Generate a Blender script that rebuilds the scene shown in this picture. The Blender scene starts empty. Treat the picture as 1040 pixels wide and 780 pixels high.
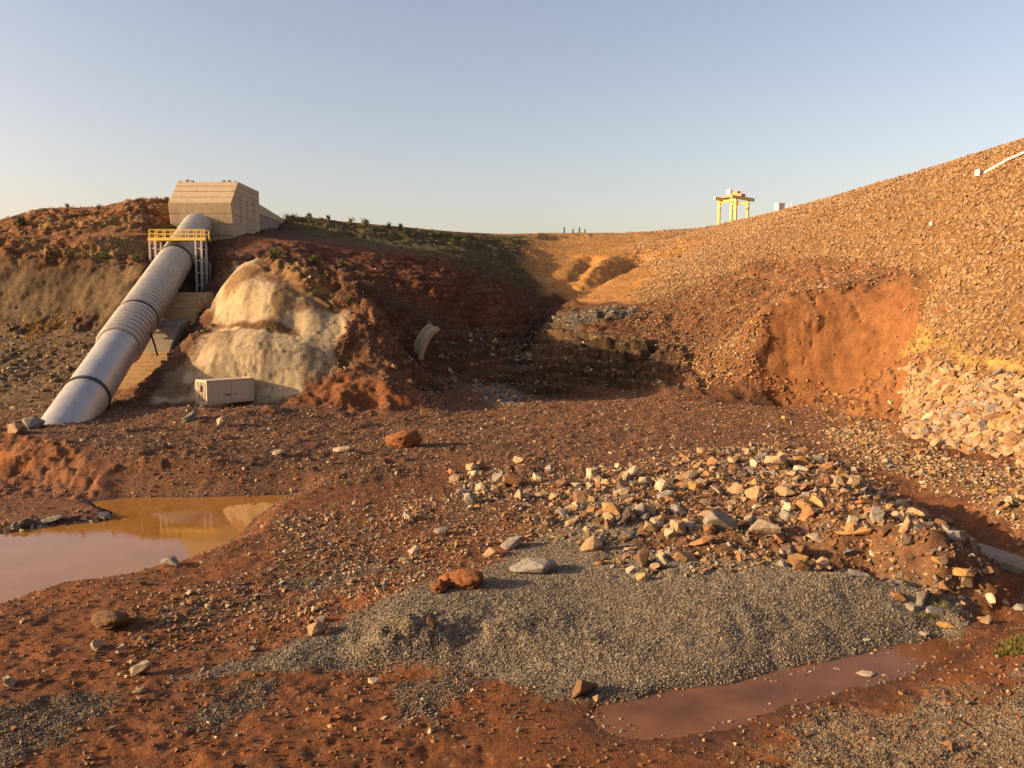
import bpy, bmesh, math, random
import numpy as np
from mathutils import Vector, Matrix, Euler

random.seed(7)
rng = np.random.default_rng(7)
R = math.radians
sc = bpy.context.scene
COL = sc.collection

# ------------------------------------------------------------------ camera
CAM_Z, PITCH, FPX = 9.6, R(5.25), 816.0
cam = bpy.data.cameras.new('camera')
cam.sensor_width = 36.0
cam.lens = 36.0 * FPX / 1040.0
cam.clip_start, cam.clip_end = 0.1, 5000.0
camo = bpy.data.objects.new('camera', cam)
COL.objects.link(camo)
camo.location = (0, 0, CAM_Z)
camo.rotation_euler = (R(90) - PITCH, 0, 0)
sc.camera = camo

# ------------------------------------------------------------------ sky, sun, exposure
SUN_EL, SUN_BACK = R(16.0), R(13.0)
to_sun = Vector((-math.cos(SUN_BACK) * math.cos(SUN_EL), -math.sin(SUN_BACK) * math.cos(SUN_EL), math.sin(SUN_EL)))
world = bpy.data.worlds.new('World')
sc.world = world
world.use_nodes = True
wn = world.node_tree.nodes
wl = world.node_tree.links
for n in list(wn):
    wn.remove(n)
sky = wn.new('ShaderNodeTexSky')
sky.sky_type = 'NISHITA'
sky.sun_disc = False
sky.sun_elevation = SUN_EL
sky.sun_rotation = math.atan2(to_sun.x, to_sun.y)
sky.altitude = 300
sky.air_density = 1.12
sky.dust_density = 3.2
sky.ozone_density = 1.0
bg = wn.new('ShaderNodeBackground')
bg.inputs['Strength'].default_value = 0.125
wo = wn.new('ShaderNodeOutputWorld')
tint = wn.new('ShaderNodeVectorMath')                      # the phone's slightly warm white balance
tint.operation = 'MULTIPLY'
tint.inputs[1].default_value = (1.16, .935, .885)
wl.new(sky.outputs[0], tint.inputs[0])
wl.new(tint.outputs[0], bg.inputs['Color'])
wl.new(bg.outputs[0], wo.inputs['Surface'])

sun = bpy.data.lights.new('sun', 'SUN')
sun.energy = 5.0
sun.angle = R(0.55)
sun.color = (1.0, 0.71, 0.38)
suno = bpy.data.objects.new('sun', sun)
COL.objects.link(suno)
suno.location = (-60, -40, 60)
suno.rotation_euler = to_sun.to_track_quat('Z', 'Y').to_euler()

sc.view_settings.view_transform = 'Standard'
sc.view_settings.look = 'None'
sc.view_settings.exposure = 0.95
sc.view_settings.gamma = 1.0
sc.view_settings.use_curve_mapping = False

# ------------------------------------------------------------------ pixel helpers (points of the photograph -> points of the place)
CP, SP = math.cos(PITCH), math.sin(PITCH)
def ray(px, py):
    u, v = (px - 520) / FPX, (390 - py) / FPX
    return np.array([u, CP + v * SP, -SP + v * CP])
def PY(px, py, Y):
    d = ray(px, py)
    return np.array([0, 0, CAM_Z]) + d * (Y / d[1])
def PZ(px, py, z):
    d = ray(px, py)
    return np.array([0, 0, CAM_Z]) + d * ((z - CAM_Z) / d[2])
def project(P):
    P = np.atleast_2d(P)
    q = P - np.array([0, 0, CAM_Z])
    fw = q[:, 1] * CP - q[:, 2] * SP
    up = q[:, 1] * SP + q[:, 2] * CP
    return 520 + FPX * q[:, 0] / fw, 390 - FPX * up / fw, fw

# ------------------------------------------------------------------ noise
def _hash(ix, iy, iz, seed):
    h = (ix * np.uint32(374761393) + iy * np.uint32(668265263) + iz * np.uint32(2246822519) + np.uint32(seed * 3266489917 % (2**32)))
    h = (h ^ (h >> np.uint32(13))) * np.uint32(1274126177)
    h = (h ^ (h >> np.uint32(16))) * np.uint32(2654435761)
    return h ^ (h >> np.uint32(15))
def perlin(x, y, z, seed=0):
    x, y, z = np.broadcast_arrays(np.asarray(x, np.float32), np.asarray(y, np.float32), np.asarray(z, np.float32))
    fx, fy, fz = np.floor(x), np.floor(y), np.floor(z)
    ix, iy, iz = [f.astype(np.int64).astype(np.uint32) for f in (fx, fy, fz)]
    dx, dy, dz = x - fx, y - fy, z - fz
    u, v, w = [t * t * t * (t * (t * 6 - 15) + 10) for t in (dx, dy, dz)]
    out = 0
    with np.errstate(over='ignore'):
        for a in (0, 1):
            for b in (0, 1):
                for c in (0, 1):
                    h = _hash(ix + np.uint32(a), iy + np.uint32(b), iz + np.uint32(c), seed)
                    gx = ((h & np.uint32(1023)).astype(np.float32) / 511.5 - 1)
                    gy = (((h >> np.uint32(10)) & np.uint32(1023)).astype(np.float32) / 511.5 - 1)
                    gz = (((h >> np.uint32(20)) & np.uint32(1023)).astype(np.float32) / 511.5 - 1)
                    g = gx * (dx - a) + gy * (dy - b) + gz * (dz - c)
                    out = out + g * (u if a else 1 - u) * (v if b else 1 - v) * (w if c else 1 - w)
    return out * 1.3
def sstep(a, b, x):
    t = np.clip((x - a) / (b - a), 0, 1)
    return t * t * (3 - 2 * t)

# ------------------------------------------------------------------ terrain: control points of the landform
pts = []
def C(*a):
    pts.append(np.array(a, float))
def LY(lst, step=2.0):
    W = [PY(*p) for p in lst]
    _line(W, step)
def LZ(lst, step=2.0):
    _line([PZ(*p) for p in lst], step)
def LW(lst, step=4.0):
    _line([np.array(p, float) for p in lst], step)
def _line(W, step):
    for a, b in zip(W[:-1], W[1:]):
        n = max(1, int(np.linalg.norm((b - a)[:2]) / step))
        for i in range(n):
            pts.append(a + (b - a) * i / n)
    pts.append(W[-1])

# bank the photographer stands on, ground out of frame
LW([(-60, 2, 7.6), (-20, 2, 7.9), (0, 1.5, 7.9), (20, 2, 7.9), (45, 2, 7.7)], 6)
LW([(-80, 13, .8), (-30, 12.5, .5), (0, 12.5, .4), (15, 12.5, .5), (24, 12.5, .8)], 5)
LW([(-80, -20, 8), (60, -20, 8)], 14)
# foreground and pool surroundings
LZ([(-60, 790, .5), (100, 790, .25), (300, 790, .2), (480, 790, .02), (620, 785, -.1), (800, 785, .1), (1000, 785, .25), (1150, 785, .5)], 1.5)
LZ([(-40, 690, .45), (120, 690, .3), (300, 700, .15), (480, 720, .04), (600, 725, -.05)], 1.5)
LZ([(1000, 700, .22), (1100, 690, .4)], 1.5)
LZ([(-40, 635, .55), (60, 620, .5), (150, 600, .5), (230, 580, .5), (280, 545, .55), (320, 520, .55)], 1.5)
LZ([(180, 680, .2), (300, 660, .45), (400, 632, .75), (500, 605, .95), (600, 595, .9), (720, 600, .95), (850, 598, .85)], 1.5)
LZ([(260, 676, .08), (400, 668, .12), (500, 672, .12), (560, 690, .05), (650, 697, .03), (760, 690, .03), (850, 672, .03), (930, 655, .05)], 1.5)
LZ([(300, 610, .45), (400, 580, .55), (480, 540, .55), (400, 520, .55), (500, 570, .7)], 2)
# rubble pile: back edge, crest, front edge, right hand channel
LZ([(470, 492, .5), (520, 480, .7), (600, 478, .7), (680, 462, .85), (760, 458, .9), (850, 462, .9), (900, 480, .8)], 2)
LZ([(560, 520, .8), (650, 505, 1.2), (720, 505, 1.4), (800, 512, 1.6), (890, 535, 1.7)], 1.5)
LZ([(800, 482, 1.3), (850, 488, 1.7), (872, 496, 1.9), (892, 508, 2.0), (917, 525, 2.0), (942, 548, 1.9), (957, 570, 1.4)], 1.0)
LZ([(600, 560, .8), (680, 570, .95), (760, 575, 1.0), (830, 578, 1.05), (880, 583, 1.15), (925, 585, 1.0)], 1.5)
LZ([(875, 606, .0), (905, 612, -.05), (945, 612, .0), (1000, 620, .1), (1060, 625, .15)], 1.2)
LZ([(905, 488, .5), (930, 500, .3), (962, 520, .05), (1000, 541, -.2), (1040, 562, -.3), (1085, 582, -.3)], 1.2)
LZ([(975, 575, -.1), (1040, 600, 0), (1100, 620, .1)], 1.5)
LZ([(940, 482, .8), (995, 505, .7), (1045, 525, .6), (1100, 545, .8)], 1.5)
LZ([(940, 640, .1), (1040, 650, .35), (1100, 660, .5)], 1.5)
# left bank and mud flat
LZ([(-60, 447, 1.7), (0, 449, 1.6), (40, 456, 1.5), (80, 464, 1.3), (100, 478, .9), (150, 492, .75), (240, 498, .7), (330, 490, .65), (400, 482, .65), (450, 472, .6)], 1.5)
LZ([(-60, 484, .3), (0, 486, .3), (50, 489, .3), (95, 493, .3), (120, 502, .2)], 1.2)
LZ([(-60, 512, .25), (0, 512, .2), (60, 510, .15)], 1.5)
# plain
LZ([(-60, 432, 1.7), (40, 431, 1.6), (110, 432, 1.3), (160, 430, 1.3), (240, 440, 1.0), (330, 440, .8), (420, 445, .55), (520, 445, .6), (640, 440, .65), (760, 440, .8), (830, 445, .9)], 3)
LZ([(140, 418, 1.6), (190, 413, 1.9), (260, 412, 1.9), (330, 414, 1.5), (420, 418, 1.0), (500, 412, .8), (600, 409, .8), (680, 408, 1.0), (760, 412, 1.1), (850, 425, 1.3)], 3)
# dam embankment: crest, bench, toe
LW([(62, -25, 30), (62, 60, 30), (61, 96, 29.9), (60, 125, 30), (58, 150, 30), (54, 180, 30.1), (47, 206, 30.2), (32, 213, 29.8), (10, 213, 29.8)], 6)
LW([(70, -25, 30), (70, 100, 30), (68, 150, 30), (64, 190, 30), (54, 216, 30), (32, 222, 29.5), (8, 222, 29.4)], 10)
LW([(110, -25, 10), (110, 100, 8), (105, 200, 8), (70, 260, 12), (0, 280, 24)], 25)
LW([(50.5, -25, 21.5), (50.5, 60, 21.5), (50, 85, 21.5)], 8)
LW([(40, -25, 13), (40, 50, 13), (39.2, 78, 12.6)], 8)
LY([(1120, 372, 46), (1040, 370, 52.5), (980, 366, 57), (918, 361, 64)], 3)
LW([(31.5, -25, 6.2), (31.5, 30, 6.2)], 8)
LY([(1110, 378, 45), (1040, 377, 51.3), (980, 373, 56), (922, 367, 62.5)], 3)
LZ([(1120, 475, 1.0), (1040, 470, 1.2), (980, 458, 1.3), (928, 450, 1.4)], 3)
LW([(24.5, -25, 1.2), (24.5, 20, 1.2), (23.5, 34, 1.1)], 8)
# washed-out hollow in the embankment
LY([(936, 282, 82.5), (870, 272, 96), (800, 264, 112), (760, 270, 116), (720, 286, 118), (690, 297, 119), (655, 313, 113)], 2)
LY([(938, 320, 73), (926, 378, 64.5), (918, 430, 58.5)], 2)
LY([(934, 288, 82), (905, 300, 84.5), (860, 308, 86), (800, 311, 87.2), (773, 318, 87)], 1.2)
LY([(926, 350, 78.5), (900, 352, 81.5), (860, 355, 83.5), (800, 356, 85.3), (772, 355, 85.6)], 1.2)
LY([(918, 400, 75.5), (895, 400, 79), (860, 402, 81.2), (800, 395, 83.6), (768, 387, 84.2)], 1.2)
LY([(790, 295, 105), (740, 300, 108), (700, 318, 107)], 3)
LY([(758, 340, 91), (720, 345, 98), (690, 345, 99)], 3)
LY([(740, 388, 85.5), (700, 385, 88), (680, 392, 86)], 3)
LZ([(900, 430, 1.7), (870, 420, 1.5)], 3)
# valley head, gully, slope to the far crest
LY([(690, 370, 92), (650, 352, 96), (600, 354, 97.5), (560, 360, 97)], 3)
LY([(680, 395, 88), (620, 397, 90), (560, 398, 90), (520, 402, 87)], 2)
LY([(655, 316, 110), (620, 312, 112), (590, 318, 113), (570, 326, 112)], 3)
LY([(690, 260, 165), (640, 285, 140), (600, 303, 128), (580, 306, 127)], 5)
LY([(650, 262, 168), (610, 280, 148), (575, 298, 136), (560, 304, 132)], 4)
LY([(640, 258, 172), (600, 268, 158), (580, 276, 152)], 5)
LY([(575, 265, 172), (555, 285, 152), (545, 300, 140)], 5)
LY([(640, 246, 200), (590, 243, 205), (560, 245, 200)], 8)
LY([(700, 243, 198), (745, 234, 198)], 6)
# left hillside above the valley
LY([(300, 220, 150), (330, 223, 150), (400, 230, 158), (440, 234, 166), (480, 237, 178), (520, 238, 196), (560, 237, 211)], 5)
LY([(262, 238, 127), (288, 235, 138)], 3)
LY([(306, 238, 136), (340, 240, 138), (400, 243, 146), (470, 246, 160), (525, 248, 178)], 5)
LY([(250, 240, 119), (290, 246, 116), (330, 255, 118), (390, 258, 124), (450, 266, 132), (500, 272, 142), (530, 276, 152)], 4)
LY([(370, 285, 106), (420, 288, 110), (470, 296, 116), (520, 306, 124), (550, 312, 126)], 4)
LY([(410, 325, 96), (450, 335, 100), (500, 340, 106), (545, 345, 108)], 4)
LY([(440, 372, 89), (480, 375, 92), (520, 375, 95), (550, 372, 98)], 4)
LY([(400, 372, 83), (425, 382, 82), (460, 388, 83), (500, 395, 84)], 3)
LY([(310, 392, 69.5), (345, 387, 70), (390, 391, 69.5), (412, 396, 70)], 1.5)
LY([(305, 411, 67.6), (350, 415, 67), (400, 417, 67), (420, 416, 67.5)], 1.5)
LY([(430, 398, 76), (470, 399, 77), (495, 402, 78)], 2)
# domes of weathered rock: an upper lobe and a broader lower lobe
LY([(230, 285, 82), (250, 267, 83), (275, 262, 83.3), (300, 264, 83), (335, 268, 82), (352, 276, 80.5)], 1.5)
LY([(222, 300, 80.3), (240, 286, 79.0), (272, 284, 78.6), (305, 296, 78.4), (338, 312, 78.4)], 1.2)
LY([(221, 312, 79.0), (246, 300, 77.2), (280, 300, 76.8), (310, 310, 76.8), (340, 322, 76.9)], 1.2)
LY([(222, 322, 78.0), (250, 316, 76.2), (285, 319, 75.8), (320, 329, 75.6), (342, 336, 75.6)], 1.2)
LY([(222, 330, 77.4), (255, 330.5, 76.3), (300, 337, 75.8)], 1.2)
LY([(196, 343, 76.0), (220, 337, 74.6), (260, 337, 73.8), (305, 343, 73.8), (352, 346, 74.6)], 1.2)
LY([(186, 354, 74.8), (220, 346, 73.0), (258, 345, 72.4), (305, 352, 72.6), (355, 358, 74.2)], 1.2)
LY([(176, 374, 72.8), (215, 362, 71.6), (255, 361, 71.2), (300, 368, 71.4), (348, 374, 72.6)], 1.2)
LY([(152, 409, 68.8), (190, 406, 69.6), (250, 403, 70), (292, 401, 70), (330, 397, 70.2)], 1.5)
LY([(370, 296, 79.5), (386, 322, 77.5), (380, 350, 75), (368, 375, 72.5), (350, 390, 70.5)], 1.5)
LY([(400, 304, 95), (404, 335, 87), (398, 350, 83)], 3)
# gap between domes and pipe, ground under the pipe
LY([(214, 325, 84), (206, 345, 79), (180, 378, 73), (152, 405, 69)], 3)
LY([(232, 245, 116), (225, 265, 106), (216, 296, 96.5), (214, 312, 92)], 3)
LW([(-46, 118, 19.5), (-42.4, 101, 13.2), (-39.5, 90, 8.0), (-37.3, 82, 4.4), (-36.6, 77, 2.2), (-34, 66, 1.6)], 4)
LW([(-40, 101.5, 11.0), (-37.5, 101, 11.2), (-40, 105, 13)], 2)
LW([(-35, 82, 4.5), (-34.6, 77, 2.4)], 3)
# left cliff and hill
LY([(-120, 262, 98), (0, 263, 98), (60, 266, 98), (110, 268, 97.5), (145, 270, 97)], 3)
LY([(-120, 322, 95), (0, 325, 95), (60, 325, 94.5), (105, 322, 93.5)], 3)
LY([(-120, 345, 90), (0, 345, 90), (70, 345, 88), (95, 360, 83)], 4)
LY([(-120, 400, 74), (0, 398, 75), (50, 385, 78), (80, 372, 80)], 4)
LY([(-120, 420, 67), (0, 418, 69), (35, 416, 69.5)], 4)
LY([(-120, 246, 106), (0, 244, 107), (70, 242, 109), (130, 238, 110), (165, 240, 110)], 4)
LY([(29, 216, 122), (40, 212, 122.5), (60, 211, 123), (100, 211, 124), (120, 206, 124.5), (140, 202, 125), (175, 203, 126)], 3)
LY([(-120, 226, 135), (0, 223, 134), (20, 228, 128)], 5)
LW([(-50, 128, 25.5), (-50, 146, 25.5), (-43, 152, 25.5)], 5)
LW([(-130, 160, 23), (-80, 160, 23), (-45, 165, 25), (-20, 190, 27), (0, 225, 28.5)], 10)
LW([(-300, 60, 8), (-200, 20, 6), (-120, 60, 4.5), (-100, 40, 2)], 30)
LW([(-400, 300, 24), (-150, 300, 24), (0, 330, 24), (150, 330, 8), (400, 300, 8)], 50)
LW([(-700, 700, 24), (0, 700, 22), (700, 700, 10)], 150)

ctl = np.array(pts)
keep = []
for i, p in enumerate(ctl):
    if all((ctl[j, 0] - p[0]) ** 2 + (ctl[j, 1] - p[1]) ** 2 > .09 for j in keep):
        keep.append(i)
ctl = ctl[keep]
CC = 1.0
def phi(r2):
    return -np.sqrt(r2 + CC * CC)
n_c = len(ctl)
A = np.zeros((n_c + 3, n_c + 3))
d2 = ((ctl[:, None, :2] - ctl[None, :, :2]) ** 2).sum(-1)
A[:n_c, :n_c] = phi(d2) + np.eye(n_c) * .15
A[:n_c, n_c] = 1; A[:n_c, n_c + 1:] = ctl[:, :2]; A[n_c, :n_c] = 1; A[n_c + 1:, :n_c] = ctl[:, :2].T
sol = np.linalg.solve(A, np.concatenate([ctl[:, 2], np.zeros(3)]))
def rbf(x, y):
    sh = x.shape
    x = x.ravel().astype(np.float32); y = y.ravel().astype(np.float32)
    out = np.empty(len(x), np.float32)
    wt = sol[:n_c].astype(np.float32); cx = ctl[:, 0].astype(np.float32); cy = ctl[:, 1].astype(np.float32)
    for s in range(0, len(x), 8192):
        xs, ys = x[s:s + 8192, None], y[s:s + 8192, None]
        out[s:s + 8192] = phi((xs - cx) ** 2 + (ys - cy) ** 2) @ wt
    out = out + sol[n_c] + sol[n_c + 1] * x + sol[n_c + 2] * y
    return out.reshape(sh)

# grid: fine where the valley is, coarse far out
rows = [np.linspace(-22, 14, 26, endpoint=False)]
y = 14.0; near = []
while y < 60:
    near.append(y); y += max(.065, y * y / (FPX * 9.6) * 1.15)
rows.append(np.array(near))
rows.append(np.arange(60, 66, .2)); rows.append(np.arange(66, 100, .125)); rows.append(np.arange(100, 128, .25)); rows.append(np.arange(128, 226, .55)); rows.append(np.geomspace(227, 900, 26))
RY = np.concatenate(rows)
OFF = 16.0
ca = np.linspace(-.66, .66, 580)
CA = np.concatenate([-np.geomspace(6, .68, 42), ca, np.geomspace(.68, 6, 42)])
NR, NC = len(RY), len(CA)
GY = np.repeat(RY[:, None], NC, 1)
GX = CA[None, :] * np.maximum(GY + OFF * np.clip(1 - GY / 60, 0, 1), 14.0)
# base heights on a thinned grid, then linear
GZ = rbf(GX, GY).astype(np.float64)
def fbm(x, y, z, lam, octs, seed, gain=.5):
    s = 0; a = 1.0
    for o in range(octs):
        s = s + a * perlin(x / lam, y / lam, z / lam, seed + o); lam /= 2.03; a *= gain
    return s

# ------------------------------------------------------------------ polygons of the place (x, y in metres)
def poly_sd(poly, X, Y):
    """signed distance, positive inside"""
    poly = np.array([p[:2] for p in poly], np.float32)
    X = X.astype(np.float32); Y = Y.astype(np.float32)
    d = np.full(X.shape, 1e9, np.float32); ins = np.zeros(X.shape, bool)
    for (x1, y1), (x2, y2) in zip(poly, np.roll(poly, -1, 0)):
        ex, ey = x2 - x1, y2 - y1
        t = np.clip(((X - x1) * ex + (Y - y1) * ey) / (ex * ex + ey * ey + 1e-9), 0, 1)
        d = np.minimum(d, (X - x1 - t * ex) ** 2 + (Y - y1 - t * ey) ** 2)
        c = ((y1 > Y) != (y2 > Y)) & (X < ex * (Y - y1) / (ey + (1e-12 if ey == 0 else 0)) + x1)
        ins ^= c
    d = np.sqrt(d)
    return np.where(ins, d, -d)
def at(px, py):
    """first point of the landform along the sight line"""
    d = ray(px, py)
    Ys = np.concatenate([np.arange(13, 60, .05), np.arange(60, 230, .1)])
    P = np.array([0, 0, CAM_Z]) + d[None] * (Ys / d[1])[:, None]
    z = lookup(P[:, 0], P[:, 1])
    k = np.argmax(P[:, 2] < z)
    if P[k, 2] >= z[k]:
        k = np.argmin(P[:, 2] - z)
    return P[k]
def lookup(x, y, G=None):
    G = GZ if G is None else G
    x = np.asarray(x, float); y = np.asarray(y, float)
    r = np.clip(np.searchsorted(RY, y) - 1, 0, NR - 2)
    fr = np.clip((y - RY[r]) / (RY[r + 1] - RY[r]), 0, 1)
    a = x / np.maximum(y + OFF * np.clip(1 - y / 60, 0, 1), 14.0)
    c = np.clip(np.searchsorted(CA, a) - 1, 0, NC - 2)
    fc = np.clip((a - CA[c]) / (CA[c + 1] - CA[c]), 0, 1)
    return (G[r, c] * (1 - fr) * (1 - fc) + G[r + 1, c] * fr * (1 - fc) + G[r, c + 1] * (1 - fr) * fc + G[r + 1, c + 1] * fr * fc)

def zpoly(lst, z):
    return [PZ(px, py, z) for px, py in lst]
POOL_Z, PUD_Z = 0.0, -0.08
pool_poly = zpoly([(-260, 560), (-60, 545), (0, 541), (30, 537), (70, 531), (113, 527), (114, 521), (98, 515), (92, 510), (120, 506), (200, 505), (262, 503), (296, 502), (288, 508), (262, 522), (248, 537), (232, 552), (205, 563), (180, 572), (150, 580), (110, 589), (60, 597), (30, 606), (0, 615), (-120, 650), (-300, 660)], POOL_Z)
pud_poly = zpoly([(600, 728), (606, 716), (640, 712), (690, 699), (735, 694), (790, 682), (850, 668), (905, 657), (958, 646), (972, 656), (950, 672), (928, 682), (900, 694), (850, 706), (800, 718), (765, 731), (735, 743), (690, 752), (648, 750), (612, 738)], PUD_Z)
gravel_poly = zpoly([(170, 684), (240, 667), (310, 650), (380, 628), (440, 602), (490, 590), (545, 560), (590, 520), (625, 510), (650, 540), (640, 565), (700, 588), (800, 582), (870, 590), (930, 600), (985, 612), (975, 630), (950, 648), (900, 656), (850, 664), (800, 676), (735, 690), (650, 697), (560, 692), (520, 680), (480, 668), (400, 664), (300, 671)], .4)
gravel2_poly = zpoly([(760, 800), (800, 748), (860, 728), (940, 712), (1060, 700), (1200, 690), (1200, 800)], .15)
rubble_poly = zpoly([(455, 478), (520, 466), (560, 474), (610, 474), (680, 460), (760, 452), (850, 460), (905, 488), (945, 520), (985, 550), (1015, 585), (990, 606), (925, 592), (880, 583), (830, 580), (760, 584), (700, 590), (650, 590), (600, 568), (560, 545), (500, 512), (465, 500)], .9)

def incise(path, depth, width):
    global GZ
    d = np.full(GX.shape, 1e9)
    for a_, b_ in zip(path[:-1], path[1:]):
        ex, ey = b_[0] - a_[0], b_[1] - a_[1]
        t = np.clip(((GX - a_[0]) * ex + (GY - a_[1]) * ey) / (ex * ex + ey * ey), 0, 1)
        d = np.minimum(d, np.hypot(GX - a_[0] - t * ex, GY - a_[1] - t * ey))
    GZ = GZ - depth * np.exp(-(d / width) ** 2)
incise([at(*p) for p in ((648, 260), (625, 270), (600, 282), (580, 293), (562, 303), (548, 318), (535, 345))], 2.6, 3.2)
incise([at(*p) for p in ((600, 262), (585, 275), (575, 288))], 1.8, 2.0)
warp = fbm(GX, GY, 0 * GX, 1.6, 3, 50)
warp_s = perlin(GX / .35, GY / .35, 0 * GX, 57) * .5
sd_pool = poly_sd(pool_poly, GX, GY) + warp * .25 + warp_s * .1
sd_pud = poly_sd(pud_poly, GX, GY) + warp * .24 + warp_s * .12
m_grav = np.maximum(sstep(-.35, .35, poly_sd(gravel_poly, GX, GY) + warp * .35 + warp_s * .2), 0)
m_grav2 = sstep(-.6, .6, poly_sd(gravel2_poly, GX, GY) + warp * 1.1 + warp_s * .5)
m_rub = sstep(-.6, .8, poly_sd(rubble_poly, GX, GY) + warp * .6)

# large-scale masks on the landform as it stands
P0 = lambda l: [at(*p) for p in l]
dam_poly = P0([(914, 440), (916, 400), (920, 362), (937, 300), (932, 283), (870, 268), (800, 262), (760, 268), (690, 296), (655, 312), (640, 300), (690, 262)]) + [np.array(p, float) for p in ((44, 190), (30, 213), (30, 226), (75, 226), (75, -22), (24, -22), (23.5, 30))] + P0([(1039, 470), (980, 458)])
pit_poly = P0([(914, 440), (917, 400), (921, 362), (938, 300), (932, 281), (870, 268), (800, 262), (760, 268), (690, 296), (655, 313), (640, 330), (660, 350), (690, 370), (685, 392), (740, 398), (800, 410), (850, 440), (890, 455)])
pitwall_poly = P0([(922, 420), (925, 370), (936, 300), (930, 282), (890, 300), (830, 300), (772, 305), (768, 385), (800, 400), (860, 410), (890, 420)])
mound_poly = P0([(590, 308), (570, 304), (560, 300), (548, 300), (535, 270), (528, 250), (560, 241), (640, 242), (700, 243), (720, 246), (690, 270), (655, 310)])
dome_poly = P0([(150, 412), (178, 375), (205, 345), (220, 325), (222, 295), (240, 272), (262, 266), (290, 290), (322, 305), (345, 322), (360, 340), (350, 350), (335, 380), (300, 400), (250, 402), (190, 408)])
wall_poly = P0([(0, 266), (60, 268), (110, 270), (146, 272), (120, 322), (60, 328), (0, 328)]) + [PY(-200, 325, 95), PY(-200, 262, 98)]
hillL_poly = [PY(-300, 262, 98)] + P0([(0, 262), (60, 264), (130, 267), (160, 262), (175, 235), (195, 205)]) + [np.array(p, float) for p in ((-44, 128), (-44, 160), (-300, 260))]
rubL_poly = P0([(0, 330), (60, 330), (100, 330), (115, 345), (70, 400), (40, 418), (0, 420)]) + [PY(-200, 420, 66), PY(-200, 330, 94)]
red_poly = P0([(250, 246), (300, 250), (360, 250), (420, 258), (480, 285), (540, 305), (520, 330), (450, 330), (400, 300), (340, 262)])
green_poly = P0([(292, 221), (330, 226), (400, 233), (480, 239), (535, 240), (530, 270), (548, 300), (520, 290), (450, 262), (390, 252), (310, 240)])
bank_poly = P0([(300, 411), (312, 390), (345, 383), (390, 389), (415, 394), (425, 400), (425, 417), (350, 417)])
strata_poly = P0([(520, 402), (500, 385), (520, 350), (560, 330), (600, 340), (650, 345), (690, 365), (684, 396), (600, 398)])
grey_poly = P0([(560, 335), (575, 322), (600, 314), (650, 312), (655, 322), (620, 328), (585, 340)])
grey2_poly = P0([(478, 398), (500, 390), (535, 402), (530, 414), (490, 408)])
bench_poly = P0([(1039, 366), (980, 362.5), (916, 358), (916, 364), (980, 371.5), (1039, 377)]) + [np.array((32, 20.)), np.array((33.5, 20.))]
far_riprap_poly = P0([(640, 262), (650, 246), (690, 243), (715, 243), (700, 262), (690, 275)])
wallrock_poly = P0([(918, 372), (980, 377), (1039, 380)]) + [np.array(p, float) for p in ((31, 20), (31, -20), (24, -20), (23, 30))] + P0([(1039, 468), (980, 456), (918, 446)])
toe_poly = P0([(840, 440), (890, 430), (916, 448), (980, 460), (1039, 475)]) + [np.array((24, 20.)), np.array((14, 20.))] + P0([(1039, 535), (985, 508), (930, 485), (900, 478), (850, 460)])
redbank_poly = zpoly([(-200, 445), (0, 449), (40, 456), (80, 464), (102, 478), (97, 494), (50, 491), (0, 488), (-200, 490)], 1.0)
mud_poly = zpoly([(-100, 490), (0, 488), (100, 485), (125, 500), (115, 510), (100, 528), (0, 540), (-100, 545)], .2)
plain_poly = zpoly([(-300, 430), (0, 425), (150, 412), (300, 405), (500, 400), (690, 396), (850, 425), (870, 455), (760, 458), (680, 462), (600, 476), (460, 472), (400, 484), (300, 498), (240, 503), (120, 504), (90, 470), (0, 450), (-300, 450)], .7)

def M(poly, w=.8, wr=.8):
    return sstep(-w, w, poly_sd(poly, GX, GY) + warpL * wr)
warpL = fbm(GX, GY, GZ, 4.0, 4, 80)
m_dam = M(dam_poly, .7, 1.2); m_pit = M(pit_poly, .6, .8) ; m_pitw = M(pitwall_poly, .8, 3.2)
m_mound = M(mound_poly, 1.5, 3); m_dome = M(dome_poly, .5, 1.1); m_wall = M(wall_poly, .7, .8)
m_hillL = M(hillL_poly, .7, 1.0); m_rubL = M(rubL_poly, 1, 2); m_red = M(red_poly, 2, 4); m_green = M(green_poly, 2, 3)
m_bank = M(bank_poly, .5, .6); m_strata = M(strata_poly, 1.5, 2); m_grey = M(grey_poly, .8, 1.5); m_grey2 = M(grey2_poly, .6, 1)
m_bench = M(bench_poly, .25, .12); m_farrip = M(far_riprap_poly, 3, 4); m_wallrock = M(wallrock_poly, .3, .5); m_toe = M(toe_poly, .8, 1.0)
m_redbank = M(redbank_poly, .5, .5); m_mud = M(mud_poly, .5, .7); m_plain = M(plain_poly, 1.0, 1.6)
m_dam = m_dam * (1 - m_pit)
m_plain = m_plain * (1 - m_dome) * (1 - m_bank)

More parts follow.
